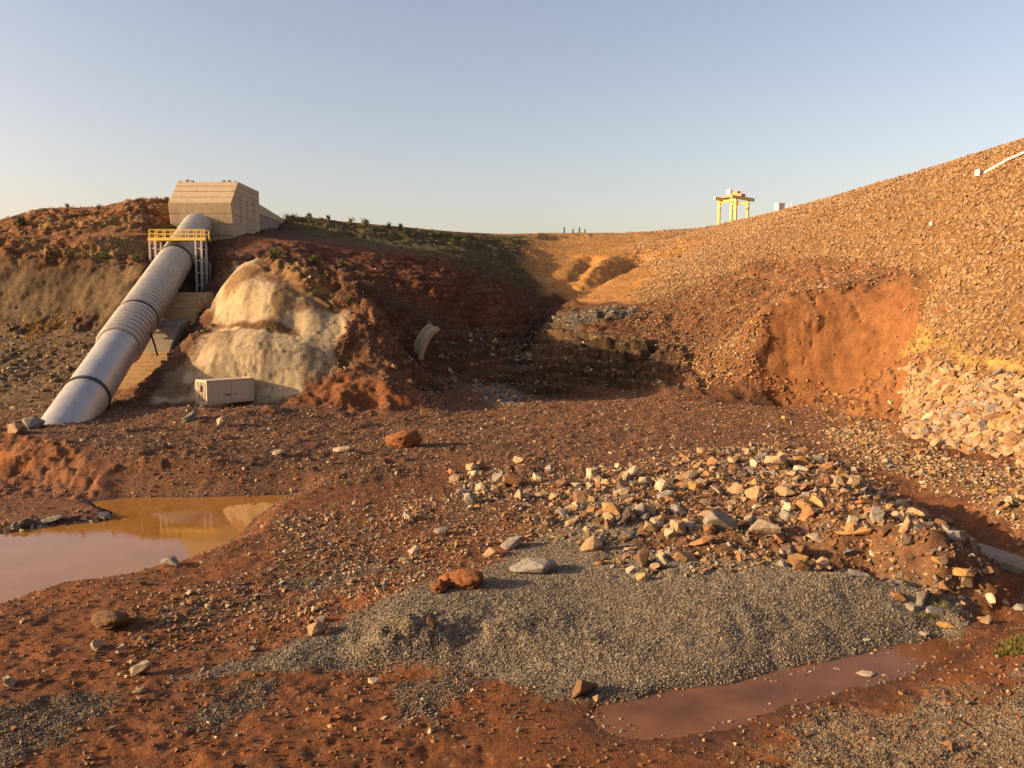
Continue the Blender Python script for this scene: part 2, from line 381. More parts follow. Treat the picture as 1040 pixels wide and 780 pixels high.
# relief
steep_x = np.gradient(GZ, axis=1) / np.maximum(np.gradient(GX, axis=1), 1e-6)
steep_y = np.gradient(GZ, axis=0) / np.maximum(np.gradient(GY, axis=0), 1e-6)
slope = np.sqrt(steep_x ** 2 + steep_y ** 2)
flat = 1 - sstep(.12, .4, slope)
hilly = sstep(.15, .5, slope)
nz = 1 / np.sqrt(1 + slope ** 2)
NX, NY, NZ = -steep_x * nz, -steep_y * nz, nz
f_big = fbm(GX, GY, GZ, 9.0, 3, 10)
f_mid = fbm(GX, GY, GZ, 2.2, 3, 20)
f_fin = fbm(GX, GY, GZ, .55, 3, 30, .6)
ridg = 1 - np.abs(fbm(GX, GY, GZ * .5, 3.2, 3, 40)) * 2
drape = fbm(GX * 1.0 + GY * .25, GY * .35, GZ * .22, 1.3, 4, 45)         # runnels that run down the faces
strat = fbm(GX * .12, GY * .12, GZ * 1.4 + GX * .12, 1.0, 3, 48)
amp_big = hilly * .55 * (1 - .6 * m_pitw) * (1 - .75 * m_dam) * (1 - .5 * m_dome)
disp = f_big * amp_big * (1 - .8 * m_wall) * (1 - .6 * m_pitw) + f_mid * (hilly * .38 * (1 - .55 * m_dam) * (1 - .9 * m_dome) * (1 - .6 * m_pitw) * (1 - .75 * m_wall))
disp += ridg * .22 * hilly * (1 - .8 * m_wall) * (1 - m_dam) * (1 - m_dome) * (1 - m_pitw) * (1 - m_mound * .7)
disp += f_fin * (hilly * .13 * (1 - .8 * m_dome) * (1 - .7 * m_pitw) * (1 - .5 * m_wall))
crack = sstep(.05, .0, np.abs(perlin(GX / 1.5 + .06 * f_mid, GZ / 14.0, 0 * GX, 71))) * sstep(0.05, .3, perlin(GX / 3.0, GY / 3.0, GZ / 2.0, 72))
disp -= m_pitw * crack * .4
disp += m_pitw * drape * .10 + m_wall * (drape * .05 + f_mid * .12 + f_fin * .05) + m_redbank * (drape * .14 + ridg * .14 + f_fin * .16) + m_bank * f_mid * .3
terr = np.round(GZ * 1.1 + .35 * f_mid + GX * .03) / 1.1
ledge = (terr - GZ) * .75
disp += m_strata * (strat * .35 + np.clip(ledge, -.6, .6) * .9)
roughv = hilly * sstep(70, 80, GY) * (GX < 20) * (1 - m_dome) * (1 - m_wall) * (1 - m_pitw) * (1 - m_mound)
disp += roughv * (np.clip(1 - np.abs(f_mid) * 3, 0, 1) * .5 - .15 + np.abs(perlin(GX / .8, GY / .8, GZ / .8, 75)) * .45 + np.clip(ledge, -.4, .4) * .5 + f_big * .5)
disp += m_dome * (drape * .06 - sstep(.06, .0, np.abs(fbm(GX, GY, GZ, 3.0, 4, 49))) * .10 + f_fin * .03)
# flat ground: swells, clods and ruts
fl_near = 1 - sstep(30, 55, GY)
lump = np.clip(perlin(GX / .5, GY / .5, 0 * GX, 61), 0, 1)
rutx = GX * .86 - GY * .5
ruts = perlin(rutx / 3.2 + .3 * f_mid, (GX * .5 + GY * .86) / .55, 0 * GX, 66) + .5 * perlin(rutx / 1.4, (GX * .5 + GY * .86) / .25, 0 * GX, 67)
fd = f_mid * .06 + f_fin * .06 + lump * .04 * (1 - m_grav) + ruts * .035 * (1 - m_grav)
fd = fd + np.abs(perlin(GX / .23, GY / .23, 0 * GX, 68)) * .03 * fl_near
fd += m_rub * (f_mid * .16 + f_fin * .12)
disp += flat * fd * (1 - .45 * m_grav) * (1 - .6 * m_mud)
disp += m_plain * (np.clip(f_mid, 0, 1) * .22 + np.abs(f_fin) * .12)
quiet = sstep(.0, 1.2, np.minimum(-sd_pool, -sd_pud) + .25)
disp *= (.15 + .85 * quiet)
GX2, GY2, GZ2 = GX + NX * disp, GY + NY * disp, GZ + NZ * disp
# basins of the pool and the puddle
for sd, wz, deep, rise in ((sd_pool, POOL_Z, .9, .32), (sd_pud, PUD_Z, .08, .05)):
    reg = GY < 48
    ins = (sd > 0) & reg
    GZ2 = np.where(ins, np.minimum(GZ2, wz - np.minimum(sd * (.35 if deep > .5 else .07) + .002, deep)), GZ2)
    out_lo = wz + .006 + np.minimum(-sd * rise, .1)
    GZ2 = np.where(reg & (sd <= 0) & (sd > -3), np.maximum(GZ2, out_lo), GZ2)
    cap = wz + .012 + (-sd) * .4
    GZ2 = np.where(reg & (sd <= 0) & (sd > -2.6), np.minimum(GZ2, np.maximum(cap, out_lo)), GZ2)
GZ = GZ2

# ------------------------------------------------------------------ colours of the ground (albedo)
def rgb(*c):
    return np.array(c, np.float32)
col = np.empty((NR, NC, 3), np.float32); col[:] = rgb(.150, .058, .028)
def paint(m, c):
    global col
    col = col * (1 - m[..., None]) + m[..., None] * np.asarray(c, np.float32)
n1 = np.clip(.5 + fbm(GX, GY, GZ, 5.0, 4, 90), 0, 1); n2 = np.clip(.5 + fbm(GX, GY, GZ, 1.3, 4, 95), 0, 1)
n3 = np.clip(.5 + fbm(GX, GY, GZ, .45, 2, 98), 0, 1)
mixc = lambda a, b, t: (np.asarray(a) * (1 - t[..., None]) + np.asarray(b) * t[..., None])
paint(np.ones_like(GX) * (1 - sstep(28, 45, GY)), mixc((.235, .086, .032), (.155, .064, .030), n2))
paint(hilly * sstep(60, 75, GY), mixc((.135, .060, .030), (.085, .045, .027), n2))
paint(m_plain, mixc((.175, .082, .043), (.115, .058, .035), n1))
paint(m_plain * sstep(.55, .8, n1) * sstep(0, 30, GX + 10), (.19, .085, .045))
paint(m_dam, mixc((.235, .132, .058), (.165, .088, .039), n2))
paint(m_farrip, mixc((.26, .19, .12), (.18, .11, .06), n2))
paint(sstep(140, 165, GY) * (GX > -5), mixc((.40, .23, .09), (.30, .16, .065), n2))
paint(m_mound, mixc((.50, .255, .080), (.36, .17, .058), n2))
paint(m_pit, mixc((.225, .100, .044), (.14, .062, .031), n2))
paint(m_pitw, mixc((.275, .124, .052), (.20, .084, .036), np.clip(.42 + drape * .5 + strat * .35 + (n2 - .5) * .9, 0, 1)))
paint(m_green, mixc((.105, .075, .032), (.075, .062, .022), n2))
paint(m_red, mixc((.15, .05, .022), (.09, .036, .02), n2))
paint(m_strata, mixc((.140, .084, .044), (.065, .040, .024), np.clip(.5 + strat * 1.2, 0, 1)))
paint(m_grey, (.085, .078, .068)); paint(m_grey2, (.15, .14, .125))  # first patch: grey rock with shadow darkening put into its colour
paint(m_hillL, mixc((.245, .108, .045), (.15, .066, .030), n2))
paint(m_hillL * sstep(.55, .75, n1), (.27, .155, .07))
paint(m_wall, mixc((.150, .102, .060), (.080, .053, .034), np.clip(.5 + drape * .35 + (n1 - .5) * 1.6 + (n2 - .5) * .5, 0, 1)))
paint(m_rubL, mixc((.165, .108, .060), (.085, .052, .032), n2))
paint(m_dome, mixc((.44, .35, .24), (.27, .195, .125), sstep(.3, .9, np.clip(.42 + fbm(GX * 1.0 + GY * .1, GY * .1, GZ * .08, 2.6, 4, 46) * 1.0 + fbm(GX, GY * .2, GZ * .12, .8, 3, 47) * .6 + (n1 - .5) * .8, 0, 1))))
dk = np.abs(fbm(GX, GY, GZ, 3.0, 4, 49))
paint(m_dome * sstep(.05, .0, dk) * .5, (.13, .085, .05))
paint(m_dome * sstep(.72, .9, n1) * .8, (.20, .125, .07))
crease_poly = P0([(200, 338), (222, 328), (256, 328.5), (302, 334), (304, 341), (258, 335), (224, 334)])
paint(M(crease_poly, .25, .3), mixc((.16, .085, .04), (.11, .06, .03), n2))  # soil brown on the ledge, doubling as painted shade under the upper lobe
cap_poly = P0([(228, 300), (232, 284), (250, 270), (275, 266), (300, 270), (335, 285), (345, 318), (318, 306), (285, 288), (255, 284), (238, 294)])
paint(M(cap_poly, .5, .8), mixc((.26, .165, .085), (.16, .085, .042), n2))
paint(m_bank, mixc((.22, .085, .035), (.15, .058, .027), n2))
paint(m_bench, mixc((.50, .33, .12), (.40, .25, .09), n2))
paint(m_redbank, mixc((.25, .098, .034), (.12, .05, .024), np.clip(.5 + drape, 0, 1)))
paint(m_mud, mixc((.19, .078, .040), (.15, .066, .037), n2))
slump_poly = P0([(845, 415), (915, 408), (918, 440), (905, 465), (870, 470), (838, 462), (850, 440)])
paint(M(slump_poly, .8, 1.5) * .9, mixc((.30, .135, .052), (.22, .095, .040), n2))
paint(m_toe * (1 - M(slump_poly, .8, 1.5) * .8), mixc((.23, .125, .062), (.16, .082, .045), n2))
paint(m_rub, mixc((.20, .105, .055), (.145, .075, .043), n2))
paint(m_grav, mixc((.29, .24, .18), (.22, .175, .125), n2))
mid0 = M(zpoly([(120, 640), (230, 590), (300, 525), (400, 500), (470, 505), (540, 545), (470, 590), (380, 625), (250, 660)], .5), 1.5, 3)
paint(mid0 * sstep(.4, .75, n1) * .8, (.125, .072, .042))
gp = 0 * GX
for gpl in ([(-30, 735), (40, 712), (90, 705), (110, 720), (60, 760), (0, 790), (-40, 790)], [(195, 735), (225, 705), (262, 690), (285, 692), (262, 715), (220, 742)], [(405, 730), (418, 690), (450, 676), (490, 682), (480, 700), (440, 728)], [(300, 600), (380, 582), (400, 590), (330, 612)]):
    gp = np.maximum(gp, sstep(-.3, .4, poly_sd(zpoly(gpl, .2), GX, GY) + warp * .9 + warp_s * .5) * .75)
paint(gp * (1 - m_grav), (.135, .105, .075))
paint(m_grav2, mixc((.29, .225, .155), (.24, .155, .09), n2))
col *= (.86 + .28 * n3)[..., None]
wet = np.maximum(1 - sstep(.0, 1.3, -sd_pud + warp * .5), (1 - sstep(.0, .45, -sd_pool)) * (GY < 48))
wet = np.where((sd_pud > 0) | (sd_pool > 0), 1, wet) * (GY < 48)
col *= (1 - .42 * wet)[..., None]
grit = np.clip(mid0 * .35 + (1 - sstep(28, 45, GY)) * .18 + m_grav * 1.0 + m_grav2 * .75 + gp * .8 + m_plain * .35 + m_toe * .4 + .12, 0, 1)
smoothm = np.clip(m_pitw * .3 + m_mud * .7 + m_dome * .42 + m_wall * .35, 0, 1)

# ------------------------------------------------------------------ materials
def new_mat(name):
    m = bpy.data.materials.new(name); m.use_nodes = True
    nt = m.node_tree
    for n in list(nt.nodes):
        nt.nodes.remove(n)
    out = nt.nodes.new('ShaderNodeOutputMaterial'); b = nt.nodes.new('ShaderNodeBsdfPrincipled')
    nt.links.new(b.outputs[0], out.inputs[0])
    return m, nt, b
def nd(nt, t, **k):
    n = nt.nodes.new(t)
    for a, v in k.items():
        setattr(n, a, v)
    return n
def setin(n, **k):
    for a, v in k.items():
        n.inputs[a.replace('_', ' ')].default_value = v
def noise_node(nt, scale, detail=4, rough=.6, vec=None):
    n = nd(nt, 'ShaderNodeTexNoise'); setin(n, Scale=scale, Detail=detail, Roughness=rough)
    if vec is not None:
        nt.links.new(vec, n.inputs['Vector'])
    return n
def maprange(nt, src, a, b, c, d):
    n = nd(nt, 'ShaderNodeMapRange'); n.inputs[1].default_value = a; n.inputs[2].default_value = b; n.inputs[3].default_value = c; n.inputs[4].default_value = d
    nt.links.new(src, n.inputs[0]); return n.outputs[0]
def math_node(nt, op, a, b):
    n = nd(nt, 'ShaderNodeMath', operation=op)
    for i, s in enumerate((a, b)):
        if isinstance(s, (int, float)):
            n.inputs[i].default_value = s
        else:
            nt.links.new(s, n.inputs[i])
    return n.outputs[0]
def mul_col(nt, a, fac):
    n = nd(nt, 'ShaderNodeVectorMath', operation='SCALE')
    nt.links.new(a, n.inputs[0]); nt.links.new(fac, n.inputs['Scale']); return n.outputs[0]
def mix_col(nt, fac, a, b):
    n = nd(nt, 'ShaderNodeMix', data_type='RGBA')
    for i, s in ((0, fac), (6, a), (7, b)):
        if isinstance(s, (int, float)):
            n.inputs[i].default_value = s
        elif isinstance(s, tuple):
            n.inputs[i].default_value = s
        else:
            nt.links.new(s, n.inputs[i])
    return n.outputs[2]

def earth_material():
    m, nt, b = new_mat('earth')
    L = nt.links
    geo = nd(nt, 'ShaderNodeNewGeometry')
    pos = geo.outputs['Position']
    c = nd(nt, 'ShaderNodeAttribute', attribute_name='Col'); k = nd(nt, 'ShaderNodeAttribute', attribute_name='Mix')
    sep = nd(nt, 'ShaderNodeSeparateColor'); L.new(k.outputs['Color'], sep.inputs[0])
    gr, wt, sm = sep.outputs[0], sep.outputs[1], sep.outputs[2]
    na = noise_node(nt, 3.2, 8, .68, pos); nb = noise_node(nt, 17.0, 6, .7, pos)
    v = nd(nt, 'ShaderNodeTexVoronoi', feature='F1'); setin(v, Scale=15.0); L.new(pos, v.inputs['Vector'])
    v2 = nd(nt, 'ShaderNodeTexVoronoi', feature='F1'); setin(v2, Scale=4.5); L.new(pos, v2.inputs['Vector'])
    base0 = mul_col(nt, c.outputs['Color'], maprange(nt, na.outputs[0], .3, .7, .72, 1.28))
    base = mix_col(nt, math_node(nt, 'MULTIPLY', sm, .9), base0, c.outputs['Color'])
    base = mul_col(nt, base, maprange(nt, nb.outputs[0], .3, .7, .84, 1.16))
    # grit: single grains, some pale, some dark
    sv = nd(nt, 'ShaderNodeSeparateColor'); L.new(v.outputs['Color'], sv.inputs[0])
    grain = mul_col(nt, base, maprange(nt, sv.outputs[0], 0, 1, .5, 1.55))
    base = mix_col(nt, math_node(nt, 'MULTIPLY', gr, .9), base, grain)
    sv2 = nd(nt, 'ShaderNodeSeparateColor'); L.new(v2.outputs['Color'], sv2.inputs[0])
    pale = math_node(nt, 'MULTIPLY', maprange(nt, sv2.outputs[1], .86, .9, 0, 1), maprange(nt, v2.outputs['Distance'], .3, .22, 0, 1))
    pale = math_node(nt, 'MULTIPLY', pale, math_node(nt, 'SUBTRACT', .55, math_node(nt, 'MULTIPLY', sm, .55)))
    base = mix_col(nt, pale, base, (.28, .19, .115, 1))
    L.new(base, b.inputs['Base Color'])
    rg = math_node(nt, 'SUBTRACT', .95, math_node(nt, 'MULTIPLY', wt, .62))
    L.new(rg, b.inputs['Roughness']); setin(b, **{'Specular_IOR_Level': .25})
    hb = math_node(nt, 'ADD', math_node(nt, 'MULTIPLY', na.outputs[0], .30), math_node(nt, 'MULTIPLY', nb.outputs[0], .10))
    hb = math_node(nt, 'MULTIPLY', hb, math_node(nt, 'SUBTRACT', 1.0, math_node(nt, 'MULTIPLY', sm, .72)))
    hv = math_node(nt, 'MULTIPLY', math_node(nt, 'MULTIPLY', maprange(nt, v.outputs['Distance'], 0, .6, 1, 0), gr), .05)
    bp = nd(nt, 'ShaderNodeBump'); setin(bp, Strength=.9, Distance=.55)
    L.new(math_node(nt, 'ADD', hb, hv), bp.inputs['Height']); L.new(bp.outputs[0], b.inputs['Normal'])
    return m
EARTH = earth_material()

def stone_material(name, color=None):
    m, nt, b = new_mat(name)
    L = nt.links
    tc = nd(nt, 'ShaderNodeNewGeometry').outputs['Position']
    if color is None:
        c = nd(nt, 'ShaderNodeAttribute', attribute_name='Col').outputs['Color']
    else:
        rgbn = nd(nt, 'ShaderNodeRGB'); rgbn.outputs[0].default_value = (*color, 1)
        oi = nd(nt, 'ShaderNodeObjectInfo')
        c = mul_col(nt, rgbn.outputs[0], maprange(nt, oi.outputs['Random'], 0, 1, .72, 1.25))
    na = noise_node(nt, 5.0, 7, .65, tc); nb = noise_node(nt, 22.0, 5, .7, tc)
    c2 = mul_col(nt, c, maprange(nt, na.outputs[0], .3, .7, .54, 1.08))
    dust = maprange(nt, nb.outputs[0], .5, .72, 0, .55)
    c3 = mix_col(nt, dust, c2, (.20, .10, .045, 1))
    L.new(c3, b.inputs['Base Color']); setin(b, Roughness=.92, **{'Specular_IOR_Level': .25})
    bp = nd(nt, 'ShaderNodeBump'); setin(bp, Strength=.8, Distance=.12)
    L.new(math_node(nt, 'ADD', na.outputs[0], math_node(nt, 'MULTIPLY', nb.outputs[0], .4)), bp.inputs['Height']); L.new(bp.outputs[0], b.inputs['Normal'])
    return m
STUFF_STONE = stone_material('stones_mixed')
SM = {k: stone_material('stone_' + k, c) for k, c in dict(tan=(.42, .285, .165), pale=(.53, .42, .285), grey=(.27, .245, .21), rust=(.34, .17, .08), ochre=(.43, .25, .095), dark=(.13, .095, .07), brown=(.24, .135, .07), soil=(.27, .105, .042), yellow=(.44, .33, .15)).items()}

def plain_material(name, color, rough=.8, metal=0.0, var=.25, scale=2.0, stain=None, bump=.02, spec=.4, streak=False):
    m, nt, b = new_mat(name)
    L = nt.links
    pos = nd(nt, 'ShaderNodeNewGeometry').outputs['Position']
    if streak:
        mp = nd(nt, 'ShaderNodeMapping'); mp.inputs['Scale'].default_value = (1.6, 1.6, .18); L.new(pos, mp.inputs['Vector']); vec = mp.outputs[0]
    else:
        vec = pos
    na = noise_node(nt, scale, 7, .65, vec); nb = noise_node(nt, scale * 9, 5, .65, pos)
    r = nd(nt, 'ShaderNodeRGB'); r.outputs[0].default_value = (*color, 1)
    c = mul_col(nt, r.outputs[0], maprange(nt, na.outputs[0], .3, .7, 1 - var, 1 + var))
    if stain:
        c = mix_col(nt, maprange(nt, na.outputs[0], .52, .7, 0, .75), c, (*stain, 1))
    c = mul_col(nt, c, maprange(nt, nb.outputs[0], .3, .7, 1 - var * .4, 1 + var * .4))
    L.new(c, b.inputs['Base Color']); setin(b, Metallic=metal, **{'Specular_IOR_Level': spec})
    L.new(maprange(nt, na.outputs[0], .3, .7, max(.05, rough - .1), min(1, rough + .1)), b.inputs['Roughness'])
    if bump:
        bp = nd(nt, 'ShaderNodeBump'); setin(bp, Strength=.6, Distance=bump); L.new(nb.outputs[0], bp.inputs['Height']); L.new(bp.outputs[0], b.inputs['Normal'])
    return m
MAT = dict(
    concrete=plain_material('concrete_weathered', (.42, .325, .21), .9, 0, .3, .9, (.24, .165, .10), .03, .25, True),
    concrete_grey=plain_material('concrete_grey', (.23, .19, .145), .9, 0, .3, 1.2, (.2, .15, .1), .03, .25, True),
    steel=plain_material('penstock_steel', (.46, .43, .39), .46, .6, .18, .5, (.36, .32, .27), .0, .5, True),
    steel_dark=plain_material('dark_steel', (.07, .06, .055), .6, .3, .2, 2),
    white=plain_material('white_paint', (.62, .59, .54), .6, 0, .15, 2),
    offwhite=plain_material('dusty_white_paint', (.46, .42, .36), .7, 0, .25, 2, (.30, .22, .15)),
    yellow=plain_material('yellow_paint', (.72, .46, .07), .5, 0, .12, 1.5),
    orange=plain_material('orange_paint', (.62, .16, .04), .5, 0, .12, 1.5),
    cream=plain_material('cream_paint', (.48, .39, .28), .6, 0, .12, 1.2, (.42, .30, .20), 0, .4, True),
    dark=plain_material('dark_paint', (.04, .035, .03), .7, 0, .2, 2),
    hose=plain_material('black_rubber', (.025, .022, .02), .7, 0, .2, 2),
)
def leaf_material(name, c1, c2):
    m, nt, b = new_mat(name)
    pos = nd(nt, 'ShaderNodeNewGeometry').outputs['Position']
    n = noise_node(nt, 3.5, 3, .6, pos)
    nt.links.new(mix_col(nt, maprange(nt, n.outputs[0], .35, .65, 0, 1), (*c1, 1), (*c2, 1)), b.inputs['Base Color'])
    setin(b, Roughness=.75, **{'Specular_IOR_Level': .2})
    return m
LEAF = leaf_material('shrub_leaf', (.055, .085, .022), (.10, .12, .035))
LEAF_DRY = leaf_material('dry_leaf', (.12, .085, .035), (.17, .12, .045))
GRASS = leaf_material('dry_grass_blades', (.40, .25, .085), (.27, .16, .06))
GRASS_G = leaf_material('green_grass_blades', (.085, .090, .022), (.15, .12, .035))
TWIG = plain_material('twig_bark', (.06, .045, .03), .9)

# ------------------------------------------------------------------ mesh helpers
def tag(o, label=None, cat=None, group=None, kind=None):
    if label: o['label'] = label
    if cat: o['category'] = cat
    if group: o['group'] = group
    if kind: o['kind'] = kind
    return o
def link(name, me, parent=None, mat=None):
    o = bpy.data.objects.new(name, me); COL.objects.link(o)
    if mat is not None and me is not None and not me.materials:
        me.materials.append(mat)
    if parent is not None:
        o.parent = parent
    return o
def empty(name, loc=(0, 0, 0), rz=0):
    o = bpy.data.objects.new(name, None); COL.objects.link(o); o.location = loc; o.rotation_euler = (0, 0, rz); o.empty_display_size = .3
    return o
def mesh_np(name, V, F, smooth=False, colors=None, mixa=None):
    """V (n,3), F (m,k) with constant k"""
    me = bpy.data.meshes.new(name)
    V = np.ascontiguousarray(V, np.float32); F = np.ascontiguousarray(F, np.int32)
    k = F.shape[1]
    me.vertices.add(len(V)); me.vertices.foreach_set('co', V.ravel())
    me.loops.add(F.size); me.loops.foreach_set('vertex_index', F.ravel())
    me.polygons.add(len(F)); me.polygons.foreach_set('loop_start', np.arange(0, F.size, k, dtype=np.int32))
    me.polygons.foreach_set('use_smooth', np.full(len(F), smooth, bool))
    me.update(calc_edges=True)
    for nm, c in (('Col', colors), ('Mix', mixa)):
        if c is not None:
            a = me.attributes.new(nm, 'FLOAT_COLOR', 'POINT')
            a.data.foreach_set('color', np.concatenate([c, np.ones((len(V), 1))], 1).astype(np.float32).ravel())
    return me

class MB:
    def __init__(s):
        s.v, s.f = [], []
    def add(s, V, F):
        n = len(s.v); s.v += [tuple(p) for p in V]; s.f += [tuple(i + n for i in q) for q in F]; return s
    def box(s, c, size, rot=None):
        hx, hy, hz = [t / 2 for t in size]
        V = [Vector((x, y, z)) for x in (-hx, hx) for y in (-hy, hy) for z in (-hz, hz)]
        if rot is not None:
            V = [rot @ p for p in V]
        return s.add([p + Vector(c) for p in V], [(0, 1, 3, 2), (4, 6, 7, 5), (0, 4, 5, 1), (2, 3, 7, 6), (0, 2, 6, 4), (1, 5, 7, 3)])
    def bar(s, p, q, w, h):
        p, q = Vector(p), Vector(q); d = (q - p)
        x = d.normalized(); up = Vector((0, 0, 1)) if abs(x.z) < .95 else Vector((0, 1, 0))
        yv = up.cross(x).normalized(); zv = x.cross(yv)
        return s.box((p + q) / 2, (d.length, w, h), Matrix((x, yv, zv)).transposed())
    def tube(s, p, q, r, n=8, r2=None):
        p, q = Vector(p), Vector(q); r2 = r if r2 is None else r2
        x = (q - p).normalized(); up = Vector((0, 0, 1)) if abs(x.z) < .95 else Vector((0, 1, 0))
        yv = up.cross(x).normalized(); zv = x.cross(yv)
        V = []
        for c, rr in ((p, r), (q, r2)):
            for i in range(n):
                a = 2 * math.pi * i / n; V.append(c + (yv * math.cos(a) + zv * math.sin(a)) * rr)
        F = [(i, (i + 1) % n, n + (i + 1) % n, n + i) for i in range(n)] + [tuple(range(n - 1, -1, -1)), tuple(range(n, 2 * n))]
        return s.add(V, F)
    def prism(s, prof, x0, x1):
        n = len(prof)
        V = [(x0, a, b) for a, b in prof] + [(x1, a, b) for a, b in prof]
        return s.add(V, [(i, (i + 1) % n, n + (i + 1) % n, n + i) for i in range(n)] + [tuple(range(n - 1, -1, -1)), tuple(range(n, 2 * n))])
    def build(s, name, mat, parent=None, bevel=0, smooth=False):
        me = bpy.data.meshes.new(name); me.from_pydata([tuple(p) for p in s.v], [], s.f)
        bm = bmesh.new(); bm.from_mesh(me)
        bmesh.ops.recalc_face_normals(bm, faces=bm.faces)
        if bevel:
            bmesh.ops.bevel(bm, geom=list(bm.edges), offset=bevel, segments=1, affect='EDGES', profile=.7)
        bm.to_mesh(me); bm.free()
        if smooth:
            me.polygons.foreach_set('use_smooth', np.ones(len(me.polygons), bool))
            me.set_sharp_from_angle(angle=R(40))
        return link(name, me, parent, mat)

# ------------------------------------------------------------------ the setting: terrain split into its landforms
TV = np.stack([GX2, GY2, GZ], -1).reshape(-1, 3)
idx = np.arange(NR * NC).reshape(NR, NC)
quads = np.stack([idx[:-1, :-1], idx[:-1, 1:], idx[1:, 1:], idx[1:, :-1]], -1).reshape(-1, 4)
fc = lambda a: (a[:-1, :-1] + a[1:, 1:]).ravel() * .5
reg = np.zeros(len(quads), int)                                         # 0 valley floor
fY, fX = fc(GY2), fc(GX2)
reg[(fc(hilly) > .5) & (fY > 72) & (fX < 30)] = 2
reg[(fY > 98) & (fX < 34)] = 2
for m, i in ((m_hillL, 3), (m_wall, 3), (m_rubL, 3), (m_dome, 4), (m_mound, 5), (m_pit, 6), (m_grav, 7)):
    reg[fc(m) > .5] = i
reg[(fc(m_dam) > .5) | ((fX > 24) & (fY < 70)) | ((fX > 40) & (fY < 226))] = 1
reg[(fc(m_pit) > .5)] = 6
reg[(fX < -60) & (fY > 72)] = 3
names = ['valley_floor_ground', 'dam_embankment_terrain', 'valley_hillside_terrain', 'penstock_hill_terrain', 'pale_rock_outcrop_terrain', 'grassy_slope_terrain', 'washed_out_cut_terrain', 'gravel_bar_ground']
slabs = ['reddish brown valley floor strewn with gravel', 'tan rock-covered embankment slope rising to the right', 'shaded dark red hillside behind the valley', 'brown hill and low cliff on the left', 'pale rounded rock domes below the concrete block', 'ochre grassy slope below the far crest', 'orange-brown washed-out cut in the embankment', 'grey gravel bar across the foreground']
vn = None
full = mesh_np('tmp', TV, quads, True)
vn = np.empty(len(TV) * 3, np.float32); full.vertices.foreach_get('normal', vn); vn = vn.reshape(-1, 3)
bpy.data.meshes.remove(full)
colf = np.clip(col * np.array([.82, .80, .70], np.float32), 0.006, .8).reshape(-1, 3); mixf = np.stack([grit, wet, smoothm], -1).reshape(-1, 3)
TER = {}
for i, nm in enumerate(names):
    Q = quads[reg == i]
    if not len(Q):
        continue
    u, inv = np.unique(Q, return_inverse=True)
    me = mesh_np(nm, TV[u], inv.reshape(-1, 4), True, colf[u], mixf[u])
    me.normals_split_custom_set_from_vertices(vn[u])
    o = link(nm, me, None, EARTH); tag(o, slabs[i], None, None, 'structure'); TER[i] = o

# water
def water_material(name, c, rough, wave, spec=.5):
    m, nt, b = new_mat(name)
    pos = nd(nt, 'ShaderNodeNewGeometry').outputs['Position']
    n = noise_node(nt, .5, 3, .5, pos)
    rr = nd(nt, 'ShaderNodeRGB'); rr.outputs[0].default_value = (*c, 1)
    nt.links.new(mul_col(nt, rr.outputs[0], maprange(nt, n.outputs[0], .3, .7, *((.9, 1.1) if spec > .4 else (.65, 1.45)))), b.inputs['Base Color'])
    setin(b, Roughness=rough, IOR=1.33, **{'Specular_IOR_Level': spec})
    w = noise_node(nt, 5.0, 2, .5, pos)
    bp = nd(nt, 'ShaderNodeBump'); setin(bp, Strength=wave, Distance=.02); nt.links.new(w.outputs[0], bp.inputs['Height']); nt.links.new(bp.outputs[0], b.inputs['Normal'])
    return m
def water(name, poly, z, mat, label, grow):
    P = np.array([p[:2] for p in poly]); c = P.mean(0)
    P = c + (P - c) * grow
    me = bpy.data.meshes.new(name); bm = bmesh.new()
    f = bm.faces.new([bm.verts.new((x, y, z)) for x, y in P]); bmesh.ops.triangulate(bm, faces=[f])
    bmesh.ops.recalc_face_normals(bm, faces=bm.faces)
    if sum(f.normal.z for f in bm.faces) < 0:
        bmesh.ops.reverse_faces(bm, faces=bm.faces)
    bm.to_mesh(me); bm.free()
    return tag(link(name, me, None, mat), label, None, None, 'structure')
W1 = water_material('muddy_water', (.255, .116, .028), .015, .035)
W2 = water_material('shallow_red_water', (.145, .063, .028), .10, .2, .2)
def rect(poly, pad):
    P = np.array([p[:2] for p in poly]); a, b_ = P.min(0) - pad, P.max(0) + pad
    return [(a[0], a[1]), (b_[0], a[1]), (b_[0], b_[1]), (a[0], b_[1])]
water('pool_water', pool_poly, POOL_Z, W1, 'muddy brown pool on the left', 1.04)
water('puddle_water', pud_poly, PUD_Z, W2, 'shallow reddish puddle in the right foreground', 1.05)

# ------------------------------------------------------------------ things
bpy.context.view_layer.update()
def hit(px, py):
    d = Vector(ray(px, py)).normalized(); o0 = Vector((0, 0, CAM_Z)); best = None
    for o in TER.values():
        ok, loc, nor, _ = o.ray_cast(o0, d)
        if ok and (best is None or (loc - o0).length < (best[0] - o0).length):
            best = (loc.copy(), nor.copy())
    return best if best else (Vector(at(px, py)), Vector((0, 0, 1)))
def ground(x, y):
    best = None
    for o in TER.values():
        ok, loc, nor, _ = o.ray_cast(Vector((x, y, 80)), Vector((0, 0, -1)))
        if ok and (best is None or loc.z > best):
            best = loc.z
    return best if best is not None else float(lookup(x, y))
V3 = lambda p: Vector([float(t) for t in p])

